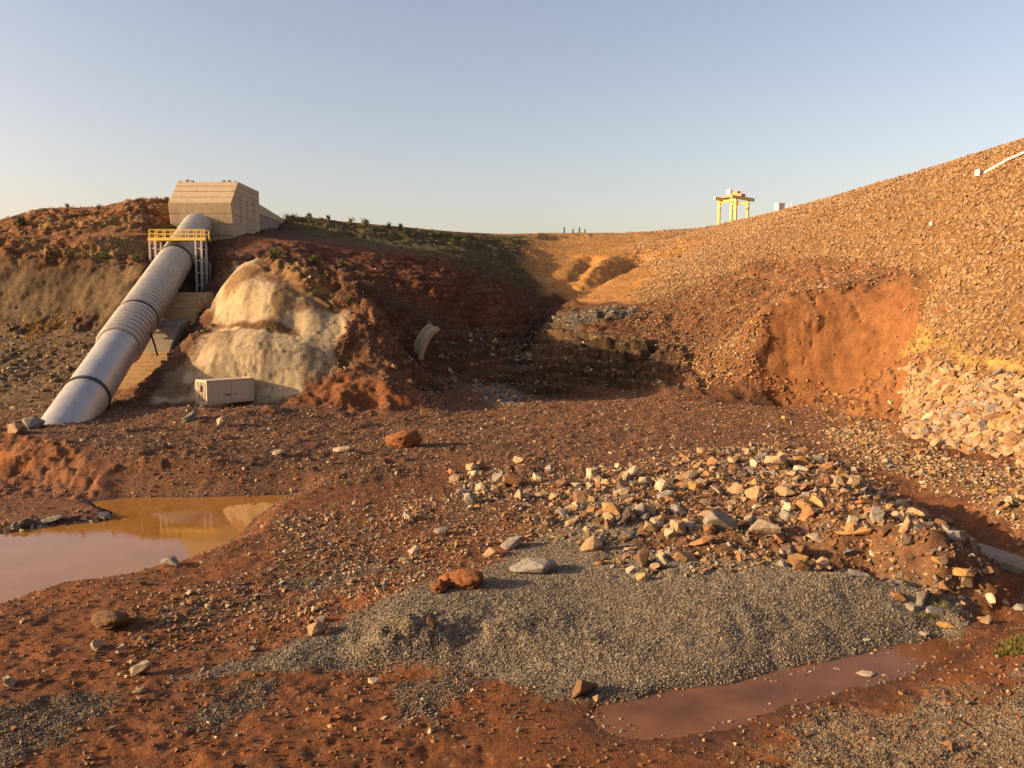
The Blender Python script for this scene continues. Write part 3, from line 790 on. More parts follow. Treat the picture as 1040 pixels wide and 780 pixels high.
# --- concrete block at the head of the penstock
BX0, BX1 = -49.7, -40.6
bl = empty('concrete_anchor_block', (0, 0, 0))
tag(bl, 'massive tan concrete block with angled nose where the steel pipe enters', 'concrete block')
zf = float(PY(205, 206, 118)[2]); zt = float(PY(210, 185, 122)[2])
def nose_y(z):
    return 118 + (zf - z) * .2 if z < zf else 118 + (z - zf) * 1.0
cuts = [zf - 8, zf - 4.6, zf - 3.0, zf - 1.5, zf - .02, zf + .95, zf + 1.9, zf + 2.8, zt]
for a, b_ in zip(cuts[:-1], cuts[1:]):
    j = .035
    mb = MB().prism([(nose_y(a), a), (nose_y(b_ - j), b_ - j), (131.2, b_ - j), (131.2, a)], BX0, BX1)
    mb.build('concrete_lift', MAT['concrete'], bl, .05)
MB().prism([(nose_y(cuts[0]) + .12, cuts[0] - .2), (118.1, zf), (nose_y(zt - .1) + .1, zt - .1), (131.1, zt - .1), (131.1, cuts[0] - .2)], BX0 + .06, BX1 - .06).build('core', MAT['concrete_grey'], bl)
for x, yy, h in ((-49.9, 123.2, .35), (-48.6, 122.6, .45), (-48.2, 123.5, .5), (-43.2, 122.7, .4), (-42.6, 123.4, .5), (-41.8, 123.8, .4)):
    MB().box((x, yy, zt + h / 2), (.45, .35, h)).build('lifting_stub', MAT['concrete_grey'], bl, .04)
for i in range(3):
    MB().box((BX1 + .015, 122 + i * 3.1, zf - .6), (.03, .05, 4.6)).build('form_seam', MAT['steel_dark'], bl)
ew = empty('concrete_wing_wall', (0, 0, 0)); tag(ew, 'low concrete wall running back from the big concrete block', 'wall')
for a, b_ in ((18, 22.4), (22.4, 25.0)):
    MB().prism([(131.3, a), (131.3, b_ - .03), (146, b_ - .03), (146, a)], -46, BX1 - .02).build('concrete_lift', MAT['concrete_grey'], ew, .05)
MB().prism([(131.3, 25.0), (131.3, 26.6), (146, 25.7), (146, 25.0)], -46, BX1 - .02).build('coping', MAT['concrete'], ew, .05)

# --- steel penstock
PT, PB = V3((-45.8, 119.0, PY(203, 228, 118)[2])), V3(PY(71, 428, 60.0))
PB = PB + (PB - PT).normalized() * 9.0
axis = (PT - PB).normalized(); Lp = (PT - PB).length; RP = 1.74
xv = Vector((1, 0, 0)); xv = (xv - axis * xv.dot(axis)).normalized(); yv = axis.cross(xv)
FR = Matrix((xv, yv, axis)).transposed().to_4x4(); FR.translation = PB
pipe = empty('steel_penstock_pipe', (0, 0, 0)); pipe.matrix_world = FR
tag(pipe, 'huge silver steel pipe with closely spaced rings running down the hill', 'pipe')
def lathe(prof, n=56, close=False):
    V, F = [], []
    for r, z in prof:
        for i in range(n):
            a = 2 * math.pi * i / n; V.append((r * math.cos(a), r * math.sin(a), z))
    m = len(prof)
    for k in range(m if close else m - 1):
        for i in range(n):
            F.append((k * n + i, k * n + (i + 1) % n, ((k + 1) % m) * n + (i + 1) % n, ((k + 1) % m) * n + i))
    return V, F
MAT['steel_rib_shade'] = plain_material('rib_shade_steel', (.20, .175, .145), .6, .5, .25, .6, (.12, .095, .07), .0, .4, True)  # darker copy of the barrel steel, shade between the rings put into its colour
MB().add(*lathe([(RP, z) for z in np.linspace(0, 24.2, 12)])).build('smooth_barrel', MAT['steel'], pipe, 0, True)
MB().add(*lathe([(RP - .004, z) for z in np.linspace(24.2, Lp, 20)])).build('ribbed_barrel', MAT['steel_rib_shade'], pipe, 0, True)
ring_prof = [(RP - .03, -.18), (RP + .14, -.16), (RP + .28, -.08), (RP + .30, 0), (RP + .28, .08), (RP + .14, .16), (RP - .03, .18)]
ring_me = None
zz = 24.6
while zz < Lp - 1.0:
    if ring_me is None:
        o = MB().add(*lathe(ring_prof, 56, True)).build('stiffener_ring', MAT['steel'], pipe, 0, True); ring_me = o.data
    else:
        o = link('stiffener_ring', ring_me, pipe)
    o.location = (0, 0, zz); zz += .98
for z0 in (13.3, 31.6, 53.4):
    o = MB().add(*lathe([(RP - .02, -.22), (RP + .32, -.2), (RP + .32, .2), (RP - .02, .22)], 56, True)).build('coupling_band', MAT['steel_dark'], pipe, 0, True)
    o.location = (0, 0, z0 + (.0 if z0 < 20 else .3)); o.scale = (.90, .90, .8) if z0 < 20 else (1, 1, .8)
for z0 in (16.0, 18.5, 21.0, 23.2):
    o = MB().add(*lathe([(RP - .01, -.03), (RP + .008, -.03), (RP + .008, .03), (RP - .01, .03)], 56, True)).build('weld_seam', MAT['steel'], pipe, 0, True); o.location = (0, 0, z0)
# hose hanging from a coupling
hs = MB(); hp = [V3(PY(150, 328, 78.6)), V3(PY(153.5, 340, 78.3)), V3(PY(157, 350, 78.0)), V3(PY(160, 361, 77.6))]
for a, b_ in zip(hp[:-1], hp[1:]):
    hs.tube(a, b_, .09, 8)
tag(hs.build('hose', MAT['hose'], None, 0, True), 'thin black hose hanging from the coupling of the steel pipe', 'hose')

# --- stepped concrete footings beside the pipe
def footing(name, label, x0, x1, ya, za, yb, zb, n):
    e = empty(name, (0, 0, 0)); tag(e, label, 'footing', 'concrete footings beside the pipe')
    for i in range(n):
        t0, t1 = i / n, (i + 1) / n
        y1 = ya + (yb - ya) * t0; y0 = ya + (yb - ya) * t1; z1 = za + (zb - za) * t0
        jx = random.uniform(-.5, .25)
        MB().box(((x0 + x1 + jx) / 2, (y0 + y1) / 2 + .3, z1 - .9), (x1 - x0 + jx, y1 - y0 + .6, 1.8)).build('step', MAT['ochre_c'], e, .03)
    return e
MAT['yellow_c'] = plain_material('yellowish_concrete', (.58, .42, .16), .8, 0, .15, 1.5)
MAT['ochre_c'] = plain_material('concrete_ochre', (.37, .245, .125), .9, 0, .35, 1.5, (.30, .18, .09), .03, .25)
za, zb = float(PY(190, 297, 93)[2]), float(PY(185, 313, 88.5)[2])
e = footing('stepped_footing', 'upper stepped ochre concrete footing beside the steel pipe', -40.5, -34.3, 93, za, 88.5, zb, 6)
MB().box((-37.4, 88.2, zb - 1.3), (6.0, .9, 2.2)).build('front_wall', MAT['ochre_c'], e, .05)
zc = float(PY(175, 357, 82)[2])
MB().prism([(87.8, zb - 1.2), (85.5, zb - 1.6), (83.2, zc + .8), (82.3, zc - .3), (82.2, zc - 4), (90, zc - 4), (90, zb - 1.2)], -40.2, -35.1).build('apron', MAT['concrete_grey'], e, .12)
za2, zb2 = float(PY(152, 358, 82)[2]), float(PY(145, 386, 77)[2])
e2 = footing('stepped_footing', 'lower stepped ochre concrete footing just above the pipe foot', -40.0, -34.5, 82.1, za2, 77, zb2, 7)
MB().box((-37.2, 76.6, zb2 - 1.1), (5.6, .9, 2.0)).build('front_wall', MAT['ochre_c'], e2, .05)

# --- access platform bridging the pipe
pf = empty('access_platform', (0, 0, 0)); tag(pf, 'yellow railed steel platform on white posts bridging the big pipe', 'platform')
YP = 100.6; DEP = 1.5
zd = float(PY(180, 241.5, YP)[2]); xl, xr = float(PY(152, 241, YP)[0]), float(PY(207.5, 241, YP)[0])
MB().box(((xl + xr) / 2, YP + DEP / 2, zd - .12), (xr - xl + .3, DEP + .2, .12)).build('deck', MAT['steel_dark'], pf)
for yy in (YP - .05, YP + DEP + .05):
    MB().box(((xl + xr) / 2, yy, zd - .16), (xr - xl + .4, .12, .36)).build('edge_beam', MAT['yellow'], pf, .01)
    for hz in (.5, 1.0):
        MB().tube((xl, yy, zd + hz), (xr, yy, zd + hz), .045, 8).build('rail', MAT['yellow'], pf)
    for i in range(8):
        x = xl + (xr - xl) * i / 7
        MB().box((x, yy, zd + .5), (.09 if i not in (0, 2, 6, 7) else .13, .09, 1.05)).build('rail_post', MAT['yellow'], pf)
for x in (xl, xr):
    for hz in (.5, 1.0):
        MB().tube((x, YP, zd + hz), (x, YP + DEP, zd + hz), .045, 8).build('rail', MAT['yellow'], pf)
zl, zr = float(PY(152, 275, YP)[2]) - .6, float(PY(203, 302, YP)[2]) - .6
for px in (152.5, 158.5, 199, 205):
    x = float(PY(px, 260, YP)[0]); zb_ = zl if px < 180 else zr
    for yy in (YP, YP + DEP):
        MB().box((x, yy, (zd - .3 + zb_) / 2), (.2, .2, zd - .3 - zb_)).build('column', MAT['offwhite'], pf)
for pa, pb, zb_ in ((152.5, 158.5, zl), (199, 205, zr)):
    xa, xb = float(PY(pa, 260, YP)[0]), float(PY(pb, 260, YP)[0])
    z = zd - 1.3
    while z > zb_ + .8:
        for yy in (YP, YP + DEP):
            MB().box(((xa + xb) / 2, yy, z), (xb - xa - .2, .1, .12)).build('cross_bar', MAT['offwhite'], pf)
        z -= 1.5
# lower landing with thin grey posts
ld = empty('lower_landing', (0, 0, 0)); tag(ld, 'small grey railed landing at the foot of the white platform posts', 'landing')
xa, xb = float(PY(209, 290, YP)[0]), float(PY(219, 290, YP)[0]); zz0 = float(PY(212, 296, YP)[2])
MB().box(((xa + xb) / 2, YP + .6, zz0 - .1), (xb - xa + .3, 1.6, .14)).build('deck', MAT['steel_dark'], ld)
for x, h in ((xa, 4.2), ((xa + xb) / 2, 3.6), (xb, 1.3)):
    MB().box((x, YP, zz0 + h / 2 - 1.5), (.1, .1, h + 3)).build('post', MAT['concrete_grey'], ld)
for hz in (.5, 1.1):
    MB().tube((xa, YP, zz0 + hz), (xb, YP, zz0 + hz), .045, 6).build('rail', MAT['concrete_grey'], ld)

# --- site container
ct = empty('site_container', (0, 0, 0)); tag(ct, 'small cream metal site container at the foot of the pale rock', 'container')
aa = R(47); c0 = V3(PY(210.5, 410.5, 66.3)); ct.location = c0 - Vector((0, 0, .05)); ct.rotation_euler = (0, 0, aa)
CL, CW, CH = 4.25, 1.95, 2.0
MB().box((CL / 2, CW / 2, CH / 2), (CL - .06, CW - .06, CH - .06)).build('body', MAT['cream'], ct)
for z in (.07, CH - .07):
    for yy in (.05, CW - .05):
        MB().box((CL / 2, yy, z), (CL, .12, .14)).build('frame_rail', MAT['cream'], ct, .01)
    for x in (.05, CL - .05):
        MB().box((x, CW / 2, z), (.12, CW - .24, .14)).build('frame_rail', MAT['cream'], ct, .01)
for x in (.06, CL - .06):
    for yy in (.06, CW - .06):
        MB().box((x, yy, CH / 2), (.14, .14, CH - .02)).build('corner_post', MAT['cream'], ct, .01)
for i in range(2):
    dr = MB().box((CL * (.3 + .4 * i), .005, CH / 2), (CL * .385, .06, CH - .34)).build('door', MAT['cream'], ct, .015)
    MB().box((CL * (.42 + .16 * i) , -.05, CH * .36), (.09 if i else .5, .06, .09)).build('lock_bar', MAT['dark'], dr)
for i in range(7):
    MB().box((-.012, .28 + i * .28, CH / 2), (.05, .12, CH - .32)).build('corrugation', MAT['cream'], ct, .015)
MB().box((-.12, CW * .5, CH * .66), (.2, .55, .5)).build('vent_box', MAT['concrete_grey'], ct, .02)

# --- gantry crane on the crest
gc = V3(PY(744.5, 231, 204)); gz = ground(gc.x, gc.y)
gr = empty('gantry_crane', (gc.x, gc.y, max(gz, gc.z) - .8), R(42)); tag(gr, 'yellow steel gantry crane standing on the embankment crest', 'crane')
HG = 7.4
GLn, GW = 5.4, 4.7
for sx in (-1, 1):
    for sy in (-1, 1):
        MB().box((sx * GLn / 2, sy * GW / 2, HG / 2), (.55, .55, HG)).build('column', MAT['yellow'], gr, .03)
for sy in (-1, 1):
    MB().box((.3, sy * GW / 2, HG + .4), (GLn + 4.8, .5, .75)).build('runway_beam', MAT['yellow'], gr, .03)
for sx in (-1, 1):
    for sy in (-1, 1):
        MB().bar((sx * GLn / 2, sy * (GW / 2 - .25), HG - 1.6), (sx * GLn / 2, sy * (GW / 2 - 1.2), HG - .6), .18, .18).build('knee_brace', MAT['yellow'], gr)
        MB().box((sx * GLn / 2, sy * GW / 2, .12), (.9, .9, .24)).build('base_plate', MAT['yellow'], gr)
    MB().box((sx * GLn / 2, 0, HG - .35), (.45, GW - .6, .6)).build('cross_beam', MAT['yellow'], gr, .03)
tr = MB().box((.2, 0, HG + 1.15), (1.9, GW + .5, .6)).build('trolley', MAT['orange'], gr, .03)
MB().box((.2, -.5, HG + 1.85), (1.3, 1.6, .8)).build('hoist', MAT['orange'], tr, .03)
MB().tube((.2, -.4, HG + .8), (.2, -.4, HG - 1.6), .05, 6).build('hoist_rope', MAT['dark'], tr)
MB().box((.2, -.4, HG - 1.8), (.4, .3, .5)).build('hook_block', MAT['orange'], tr, .03)
MB().box((-.2, 1.1, HG + 2.1), (1.1, 1.1, 1.3)).build('control_cabinet', MAT['white'], tr, .03)
gd = empty('intake_deck', (0, 0, 0)); tag(gd, 'pale concrete deck with stepped parapet under the yellow crane', 'concrete deck')
for nm, p, q, wd, hh, mt in (('parapet', PY(712, 236.5, 203), PY(743, 228.5, 203), .5, 1.3, 'yellow_c'), ('slab', PY(716, 238.5, 203.6), PY(747, 232, 203.6), 2.2, 1.6, 'concrete'), ('white_kerb', PY(723, 237.5, 202), PY(744, 232.3, 202), .8, .8, 'white'), ('parapet', PY(748, 232, 203), PY(766, 225, 201), .5, 1.0, 'yellow_c'), ('end_pier', PY(743, 230.6, 203), PY(748, 230.2, 203), 1.4, 2.2, 'concrete_grey')):
    MB().bar(V3(p), V3(q), wd, hh).build(nm, MAT[mt], gd, .03)

# --- small white things on the embankment
b = V3(PY(792, 210.5, 168)); z = ground(b.x, b.y)
wb = empty('white_cabinet', (b.x, b.y, z - .1), R(20)); tag(wb, 'white equipment cabinet on the crest right of the yellow crane', 'cabinet')
MB().box((0, 0, .75), (1.6, 1.2, 1.5)).build('body', MAT['white'], wb, .03); MB().box((0, 0, 1.55), (1.8, 1.4, .12)).build('roof', MAT['white'], wb, .02); MB().box((0, -.61, .7), (.7, .03, 1.2)).build('door', MAT['cream'], wb)
for px, py, Y, wh in ((799, 208, 165, 'nearer to'), (804, 207, 162, 'farther from')):
    b = V3(PY(px, py, Y)); z = ground(b.x, b.y)
    tag(MB().box((b.x, b.y, z + .5), (.16, .16, 1.3)).build('marker_post', MAT['white'], None, .02), 'short white crest post, the one ' + wh + ' the white cabinet', 'post', 'white posts by the cabinet')
def slope_box(px, py, s, name, label, mat='white'):
    p, n = hit(px, py)
    e = empty(name, p - Vector((0, 0, .1)), R(30)); tag(e, label, 'marker block')
    MB().box((0, 0, s * .5), (s, s * .8, s * 1.0)).build('body', MAT[mat], e, .03); MB().box((0, 0, s * 1.02), (s * .8, s * .6, s * .12)).build('cap', MAT[mat], e, .02)
slope_box(946, 229, .42, 'survey_marker', 'small white marker block halfway up the rocky slope')
slope_box(994, 178, .7, 'survey_marker', 'white marker block at the lower end of the white pipe near the crest')
ga, gb = hit(1000, 178)[0], hit(1037, 160)[0]
gu = empty('drain_pipe', (0, 0, 0)); tag(gu, 'white drain pipe climbing the embankment at the right edge', 'pipe')
dirv = (gb - ga).normalized()
for i in range(8):
    p = ga + dirv * i * 3.0
    p0 = Vector((p.x, p.y, ground(p.x, p.y) + .3)); q = p + dirv * 2.95; q0 = Vector((q.x, q.y, ground(q.x, q.y) + .3))
    MB().tube(p0, q0, .15, 10).build('pipe_length', MAT['white'], gu, 0, True)
    MB().tube(q0 - dirv * .1, q0 + dirv * .1, .19, 10).build('collar', MAT['white'], gu, 0, True)
for i, px in enumerate((573, 582, 588.5, 594)):
    p = V3(PY(px, 238, 211)); z = ground(p.x, p.y); h = (1.6, 1.2, 1.35, .9)[i]
    tag(MB().tube((p.x, p.y, z - .3), (p.x, p.y, z + h), .2, 8, .16).build('marker_post', MAT['dark'], None), ('tallest and leftmost dark post on the far crest skyline', 'second dark post from the left on the far crest', 'third dark post from the left on the far crest', 'shortest and rightmost dark post on the far crest')[i], 'post', 'dark posts on the far crest')

# --- broken curved concrete channel piece
p, n = hit(424, 362)
fl = empty('broken_concrete_channel', p + Vector((0, 0, -.3)), R(-25)); tag(fl, 'broken curved pale concrete channel piece sticking out of the shaded slope', 'concrete channel')
V, F = [], []
nu = 12
for i in range(nu + 1):
    t = i / nu; a = R(82) * t
    cy, cz = 2.1 * (1 - math.cos(a)) + .5 * t, 3.3 * math.sin(a)
    for x, dz in ((-.75, .35), (-.55, .35), (-.45, 0), (.45, 0), (.55, .35), (.75, .35), (.75, -.22), (-.75, -.22)):
        V.append((x, cy - dz * math.cos(a * .6) , cz + dz * math.sin(a * .6)))
for i in range(nu):
    for k in range(8):
        F.append((i * 8 + k, i * 8 + (k + 1) % 8, (i + 1) * 8 + (k + 1) % 8, (i + 1) * 8 + k))
F += [tuple(range(8)), tuple(range(nu * 8 + 7, nu * 8 - 1, -1))]
MB().add(V, F).build('channel_shell', MAT['concrete'], fl, 0, False)
fl.rotation_euler = (R(8), R(14), R(-48))
# long concrete slab half buried in the right channel
p = PZ(985, 556, -.15); q = PZ(1075, 585, .0)
sl = MB().bar((p[0], p[1], -.22), (q[0], q[1], -.12), 1.1, .5).build('buried_concrete_slab', MAT['concrete_grey'], None, .12)
tag(sl, 'long grey concrete slab half buried in the shaded channel at right', 'concrete slab')

# ------------------------------------------------------------------ stones
def hull(seed, n, flatz=.65, bevel=0):
    r_ = random.Random(seed); bm = bmesh.new()
    for i in range(n):
        v = Vector((r_.gauss(0, 1), r_.gauss(0, 1), r_.gauss(0, 1))).normalized() * r_.uniform(.8, 1.0)
        # push towards a blocky shape
        m = max(abs(v.x), abs(v.y), abs(v.z)); v = v * (1 + .35 * (1 / max(m, .6) - 1))
        bm.verts.new((v.x * .5, v.y * .5 * r_.uniform(.7, .95), v.z * .5 * flatz))
    res = bmesh.ops.convex_hull(bm, input=bm.verts)
    bmesh.ops.delete(bm, geom=list({g for g in res['geom_interior'] + res['geom_unused'] if isinstance(g, bmesh.types.BMVert)}), context='VERTS')
    if bevel:
        bmesh.ops.dissolve_limit(bm, angle_limit=R(22), verts=bm.verts, edges=bm.edges)
        bmesh.ops.bevel(bm, geom=list(bm.edges), offset=bevel, segments=2, affect='EDGES', profile=.6)
        bmesh.ops.triangulate(bm, faces=bm.faces)
        for v in bm.verts:
            d = perlin(v.co.x * 5 + seed, v.co.y * 5, v.co.z * 5, seed); v.co *= 1 + .10 * float(d)
    else:
        bmesh.ops.triangulate(bm, faces=bm.faces)
    bmesh.ops.recalc_face_normals(bm, faces=bm.faces)
    return bm
def hull_arrays(seed, n, flatz=.65):
    bm = hull(seed, n, flatz); bm.verts.ensure_lookup_table(); bm.verts.index_update()
    V = np.array([v.co[:] for v in bm.verts]); F = np.array([[v.index for v in f.verts] for f in bm.faces]); bm.free()
    return V, F
BIG = []
for i in range(14):
    bm = hull(100 + i, 15, (.55, .7, .85, .4)[i % 4], .035)
    me = bpy.data.meshes.new('stone'); bm.to_mesh(me); bm.free(); me.materials.append(None); BIG.append(me)
CLOD = []
for i in range(4):
    bm = bmesh.new(); bmesh.ops.create_icosphere(bm, subdivisions=4, radius=.5)
    cv = np.array([v.co[:] for v in bm.verts]) * 2
    d_ = 1 + .32 * perlin(cv[:, 0] * 1.1 + 9 * i, cv[:, 1] * 1.1, cv[:, 2] * 1.1, i) + .22 * perlin(cv[:, 0] * 3, cv[:, 1] * 3 + 5 * i, cv[:, 2] * 3, i + 5) - .12 * np.abs(perlin(cv[:, 0] * 7, cv[:, 1] * 7, cv[:, 2] * 7 + i, i + 9))
    for v, t in zip(bm.verts, d_):
        v.co *= float(t)
    me = bpy.data.meshes.new('soil_clod'); bm.to_mesh(me); bm.free(); me.materials.append(None); me.polygons.foreach_set('use_smooth', np.ones(len(me.polygons), bool)); CLOD.append(me)
MIDV = [hull_arrays(200 + i, 12) for i in range(8)]
LOWV = [hull_arrays(300 + i, 8) for i in range(8)]
PAL = dict(tan=(.42, .285, .165), pale=(.53, .42, .285), grey=(.27, .245, .21), rust=(.34, .17, .08), ochre=(.43, .25, .095), dark=(.13, .095, .07), brown=(.24, .135, .07), soil=(.27, .105, .042))

fa = None
e1 = TV[quads[:, 1]] - TV[quads[:, 0]]; e2_ = TV[quads[:, 3]] - TV[quads[:, 0]]
FAREA = np.linalg.norm(np.cross(e1, e2_), axis=1)
pxv, pyv, _fw = project(TV[quads[:, 0]])
INVIEW = ((pxv > -60) & (pxv < 1100) & (pyv < 810) & (TV[quads[:, 0], 1] > 12)).astype(float)
def scatter(mask, N):
    w = FAREA * fc(mask) * INVIEW; w = w / w.sum()
    f = rng.choice(len(quads), N, p=w)
    a, b_ = rng.random((N, 1)), rng.random((N, 1)); q = quads[f]
    P = TV[q[:, 0]] * (1 - a) * (1 - b_) + TV[q[:, 1]] * a * (1 - b_) + TV[q[:, 2]] * a * b_ + TV[q[:, 3]] * (1 - a) * b_
    return P, vn[q[:, 0]]
def rotations(Nrm, up=.6, tilt=.35):
    N = len(Nrm)
    n = Nrm * up + np.array([0, 0, 1.]) * (1 - up) + rng.normal(0, tilt, (N, 3)); n /= np.linalg.norm(n, axis=1, keepdims=True)
    a = rng.random(N) * 2 * np.pi; h = np.stack([np.cos(a), np.sin(a), 0 * a], 1)
    t = h - n * (h * n).sum(1, keepdims=True); t /= np.linalg.norm(t, axis=1, keepdims=True); b_ = np.cross(n, t)
    return np.stack([t, b_, n], -1)
def sizes(N, lo, hi, k=2.2):
    """many small, few large"""
    u = rng.random(N); return lo + (hi - lo) * u ** k
CJ = 1.0
def colours(N, names, probs):
    k = rng.choice(len(names), N, p=np.array(probs) / sum(probs)); c = np.array([PAL[n] for n in names])[k]
    return c * rng.uniform(.7, 1.25, (N, 1)) * CJ + (1 - CJ) * c.mean(0), np.array(names)[k]
gv, g8 = [], []                                                          # half-buried grains (4 faces) and small pebbles (8 faces)
for i in range(6):
    V = np.array([(1, 0, -.15), (-1, 0, -.15), (0, 1, -.15), (0, -1, -.15), (0, 0, .8)]) * .6 + rng.normal(0, .12, (5, 3))
    gv.append((V, np.array([(0, 2, 4), (2, 1, 4), (1, 3, 4), (3, 0, 4)])))
    V = np.array([(1, 0, 0), (-1, 0, 0), (0, 1, 0), (0, -1, 0), (.2, .1, .7), (0, 0, -.7)]) * .52 + rng.normal(0, .13, (6, 3))
    g8.append((V, np.array([(0, 2, 4), (2, 1, 4), (1, 3, 4), (3, 0, 4), (2, 0, 5), (1, 2, 5), (3, 1, 5), (0, 3, 5)])))
class Stones:
    def __init__(s): s.P, s.R, s.S, s.C, s.K, s.Z = [], [], [], [], [], []
    def add(s, mask, N, lo, hi, k, names, probs, zone, sink=.18, up=.6, tilt=.35):
        P, n = scatter(mask, N); S = sizes(N, lo, hi, k)
        S3 = S[:, None] * np.stack([rng.uniform(.8, 1.35, N), rng.uniform(.7, 1.1, N), rng.uniform(.6, 1.25, N)], 1)
        P = P + n * (S3[:, 2:] * .325 - S3[:, 2:] * .65 * sink - .02 * S[:, None])
        c, kn = colours(N, names, probs)
        s.P.append(P); s.R.append(rotations(n, up, tilt)); s.S.append(S3); s.C.append(c); s.K += list(kn); s.Z += [zone] * N
        return s
    def done(s):
        s.P, s.R, s.S, s.C = [np.concatenate(t) for t in (s.P, s.R, s.S, s.C)]; s.K = np.array(s.K); s.Z = np.array(s.Z); return s
    def sub(s, m):
        t = Stones(); t.P, t.R, t.S, t.C, t.K, t.Z = s.P[m], s.R[m], s.S[m], s.C[m], s.K[m], s.Z[m]; return t
    def mesh(s, name, variants):
        vs, fs, cs = [], [], []; off = 0
        k = rng.integers(0, len(variants), len(s.P))
        for i, (V, F) in enumerate(variants):
            m = k == i
            if not m.any(): continue
            W = np.einsum('nij,nvj->nvi', s.R[m], V[None] * s.S[m][:, None, :]) + s.P[m][:, None]
            n_, v_ = W.shape[:2]
            vs.append(W.reshape(-1, 3)); fs.append((F[None] + (np.arange(n_) * v_)[:, None, None]).reshape(-1, 3) + off); cs.append(np.repeat(s.C[m], v_, 0)); off += n_ * v_
        return mesh_np(name, np.concatenate(vs), np.concatenate(fs), False, np.concatenate(cs))
    def px(s):
        x, y_, fw = project(s.P); w = s.S[:, :2].mean(1) * FPX / fw
        return np.where((x > 0) & (x < 1040) & (y_ < 780) & (y_ > 140), w, 0)
def place_stone(S, i, me, mat, name, parent=None):
    o = bpy.data.objects.new(name, me); COL.objects.link(o)
    M4 = Matrix(S.R[i].tolist()).to_4x4() @ Matrix.Diagonal((*[float(t) for t in S.S[i]], 1)); M4.translation = V3(S.P[i])
    o.matrix_world = M4
    if parent is not None: o.parent = parent
    o.material_slots[0].link = 'OBJECT'; o.material_slots[0].material = mat
    return o

one = np.ones_like(GX)
dry = ((sd_pool < -.05) & (sd_pud < -.02)) * 1.0
# hand-placed stones, one by one
ANCH = []
def rock(px, py, wpx, ratio, colr, label, seed, name='stone', cat='stone', rot=None, tilt=(0, 0), group=None):
    p, n = hit(px, py)
    w = 1.22 * wpx * p.y / FPX; me = CLOD[seed % 4] if name == 'soil_clod' else BIG[seed % len(BIG)]
    o = bpy.data.objects.new(name, me); COL.objects.link(o)
    h = w * ratio
    bz = max(abs(v.co.z) for v in me.vertices) * 2
    o.scale = (w, w * .85, h / bz); o.rotation_euler = (R(tilt[0]), R(tilt[1]), R(seed * 47 if rot is None else rot))
    o.location = p + Vector((0, w * .25, h * .28))
    o.material_slots[0].link = 'OBJECT'; o.material_slots[0].material = SM[colr]
    tag(o, label, cat, group)
    ANCH.append((px, py, label))
    return o
rock(736, 541, 38, .62, 'grey', 'largest grey boulder leaning among the tan stones of the rubble pile', 0, 'boulder', 'boulder', 20, (0, 18))
rock(780, 549, 31, .72, 'pale', 'pale blocky boulder just right of the big grey boulder', 4, 'boulder', 'boulder', -15)
rock(776, 535, 26, .45, 'pale', 'flat-topped pale stone behind the pale blocky boulder', 1)
rock(872, 545, 44, .30, 'ochre', 'flat ochre slab lying on the right side of the rubble pile', 3, 'boulder', 'boulder', 5)
rock(803, 530, 22, .6, 'grey', 'grey angular stone right of the flat-topped pale stone', 6)
rock(690, 541, 22, .7, 'tan', 'tan cube-like stone left of the big grey boulder', 2)
rock(668, 537, 18, .6, 'pale', 'pale wedge stone at the front left of the rubble pile', 5)
rock(771, 507, 24, .55, 'tan', 'tan block in the middle of the rubble pile', 8)
rock(791, 474, 28, .5, 'tan', 'broad tan stone on the back edge of the rubble pile', 9)
rock(815, 472, 18, .5, 'ochre', 'ochre stone right of the broad tan one on the back edge', 10)
rock(700, 489, 26, .5, 'tan', 'pointed tan stone at the upper left of the rubble pile', 12)
rock(708, 498, 20, .5, 'ochre', 'ochre stone in front of the pointed tan stone', 2)
rock(820, 527, 24, .45, 'rust', 'rusty flat stone right of the grey angular stone', 13)
rock(541, 584, 48, .34, 'grey', 'long flat grey boulder resting on the gravel bar', 3, 'boulder', 'boulder', 0)
rock(522, 558, 28, .5, 'grey', 'slanted grey-tan slab on the gravel behind the long flat boulder', 7, 'boulder', 'boulder', 25, (0, -14))
rock(498, 566, 18, .5, 'tan', 'rounded tan stone left of the slanted slab on the gravel', 11)
rock(521, 494, 20, .75, 'rust', 'rusty block of the dark stone row at the left end of the rubble', 0)
rock(508, 490, 16, .7, 'grey', 'grey stone touching the rusty block at the left rubble end', 4)
rock(546, 490, 16, .7, 'pale', 'pale jagged stone right of the rusty block', 6)
rock(480, 478, 16, .5, 'tan', 'lone tan stone at the far left of the rubble pile', 8)
rock(602, 486, 17, .75, 'pale', 'bright pale cube stone at the back of the rubble pile', 2)
rock(643, 484, 15, .9, 'pale', 'tall pale stone right of the bright pale cube', 12)
rock(656, 492, 16, .6, 'pale', 'pale flat stone in front of the tall pale stone', 9)
rock(621, 525, 25, .6, 'ochre', 'orange-tan block in the centre left of the rubble', 10)
rock(634, 532, 22, .7, 'dark', 'dark stone in shadow against the orange-tan block', 13)
rock(572, 526, 18, .5, 'grey', 'grey wedge stone standing on bare gravel left of the rubble', 5)
rock(535, 515, 14, .3, 'pale', 'pale thin slab lying on gravel at the left rubble edge', 3)
rock(552, 506, 18, .45, 'tan', 'tan sloping stone above the pale thin slab', 7)
rock(568, 549, 14, .5, 'yellow', 'yellowish stone on the upper gravel arm', 1)
rock(653, 590, 14, .6, 'yellow', 'pale yellow stone at the back rim of the gravel bar', 4)
rock(595, 710, 26, .72, 'brown', 'brown block stone at the edge of the red puddle', 4, 'boulder', 'boulder', 30)
rock(607, 713, 11, .6, 'tan', 'small tan stone against the brown block by the puddle', 8)
rock(940, 616, 18, 1.15, 'grey', 'upright grey stone below the rubble pile at right', 6, 'boulder', 'boulder', 40)
rock(952, 627, 19, .6, 'grey', 'grey stone in front of the upright one at right', 0)
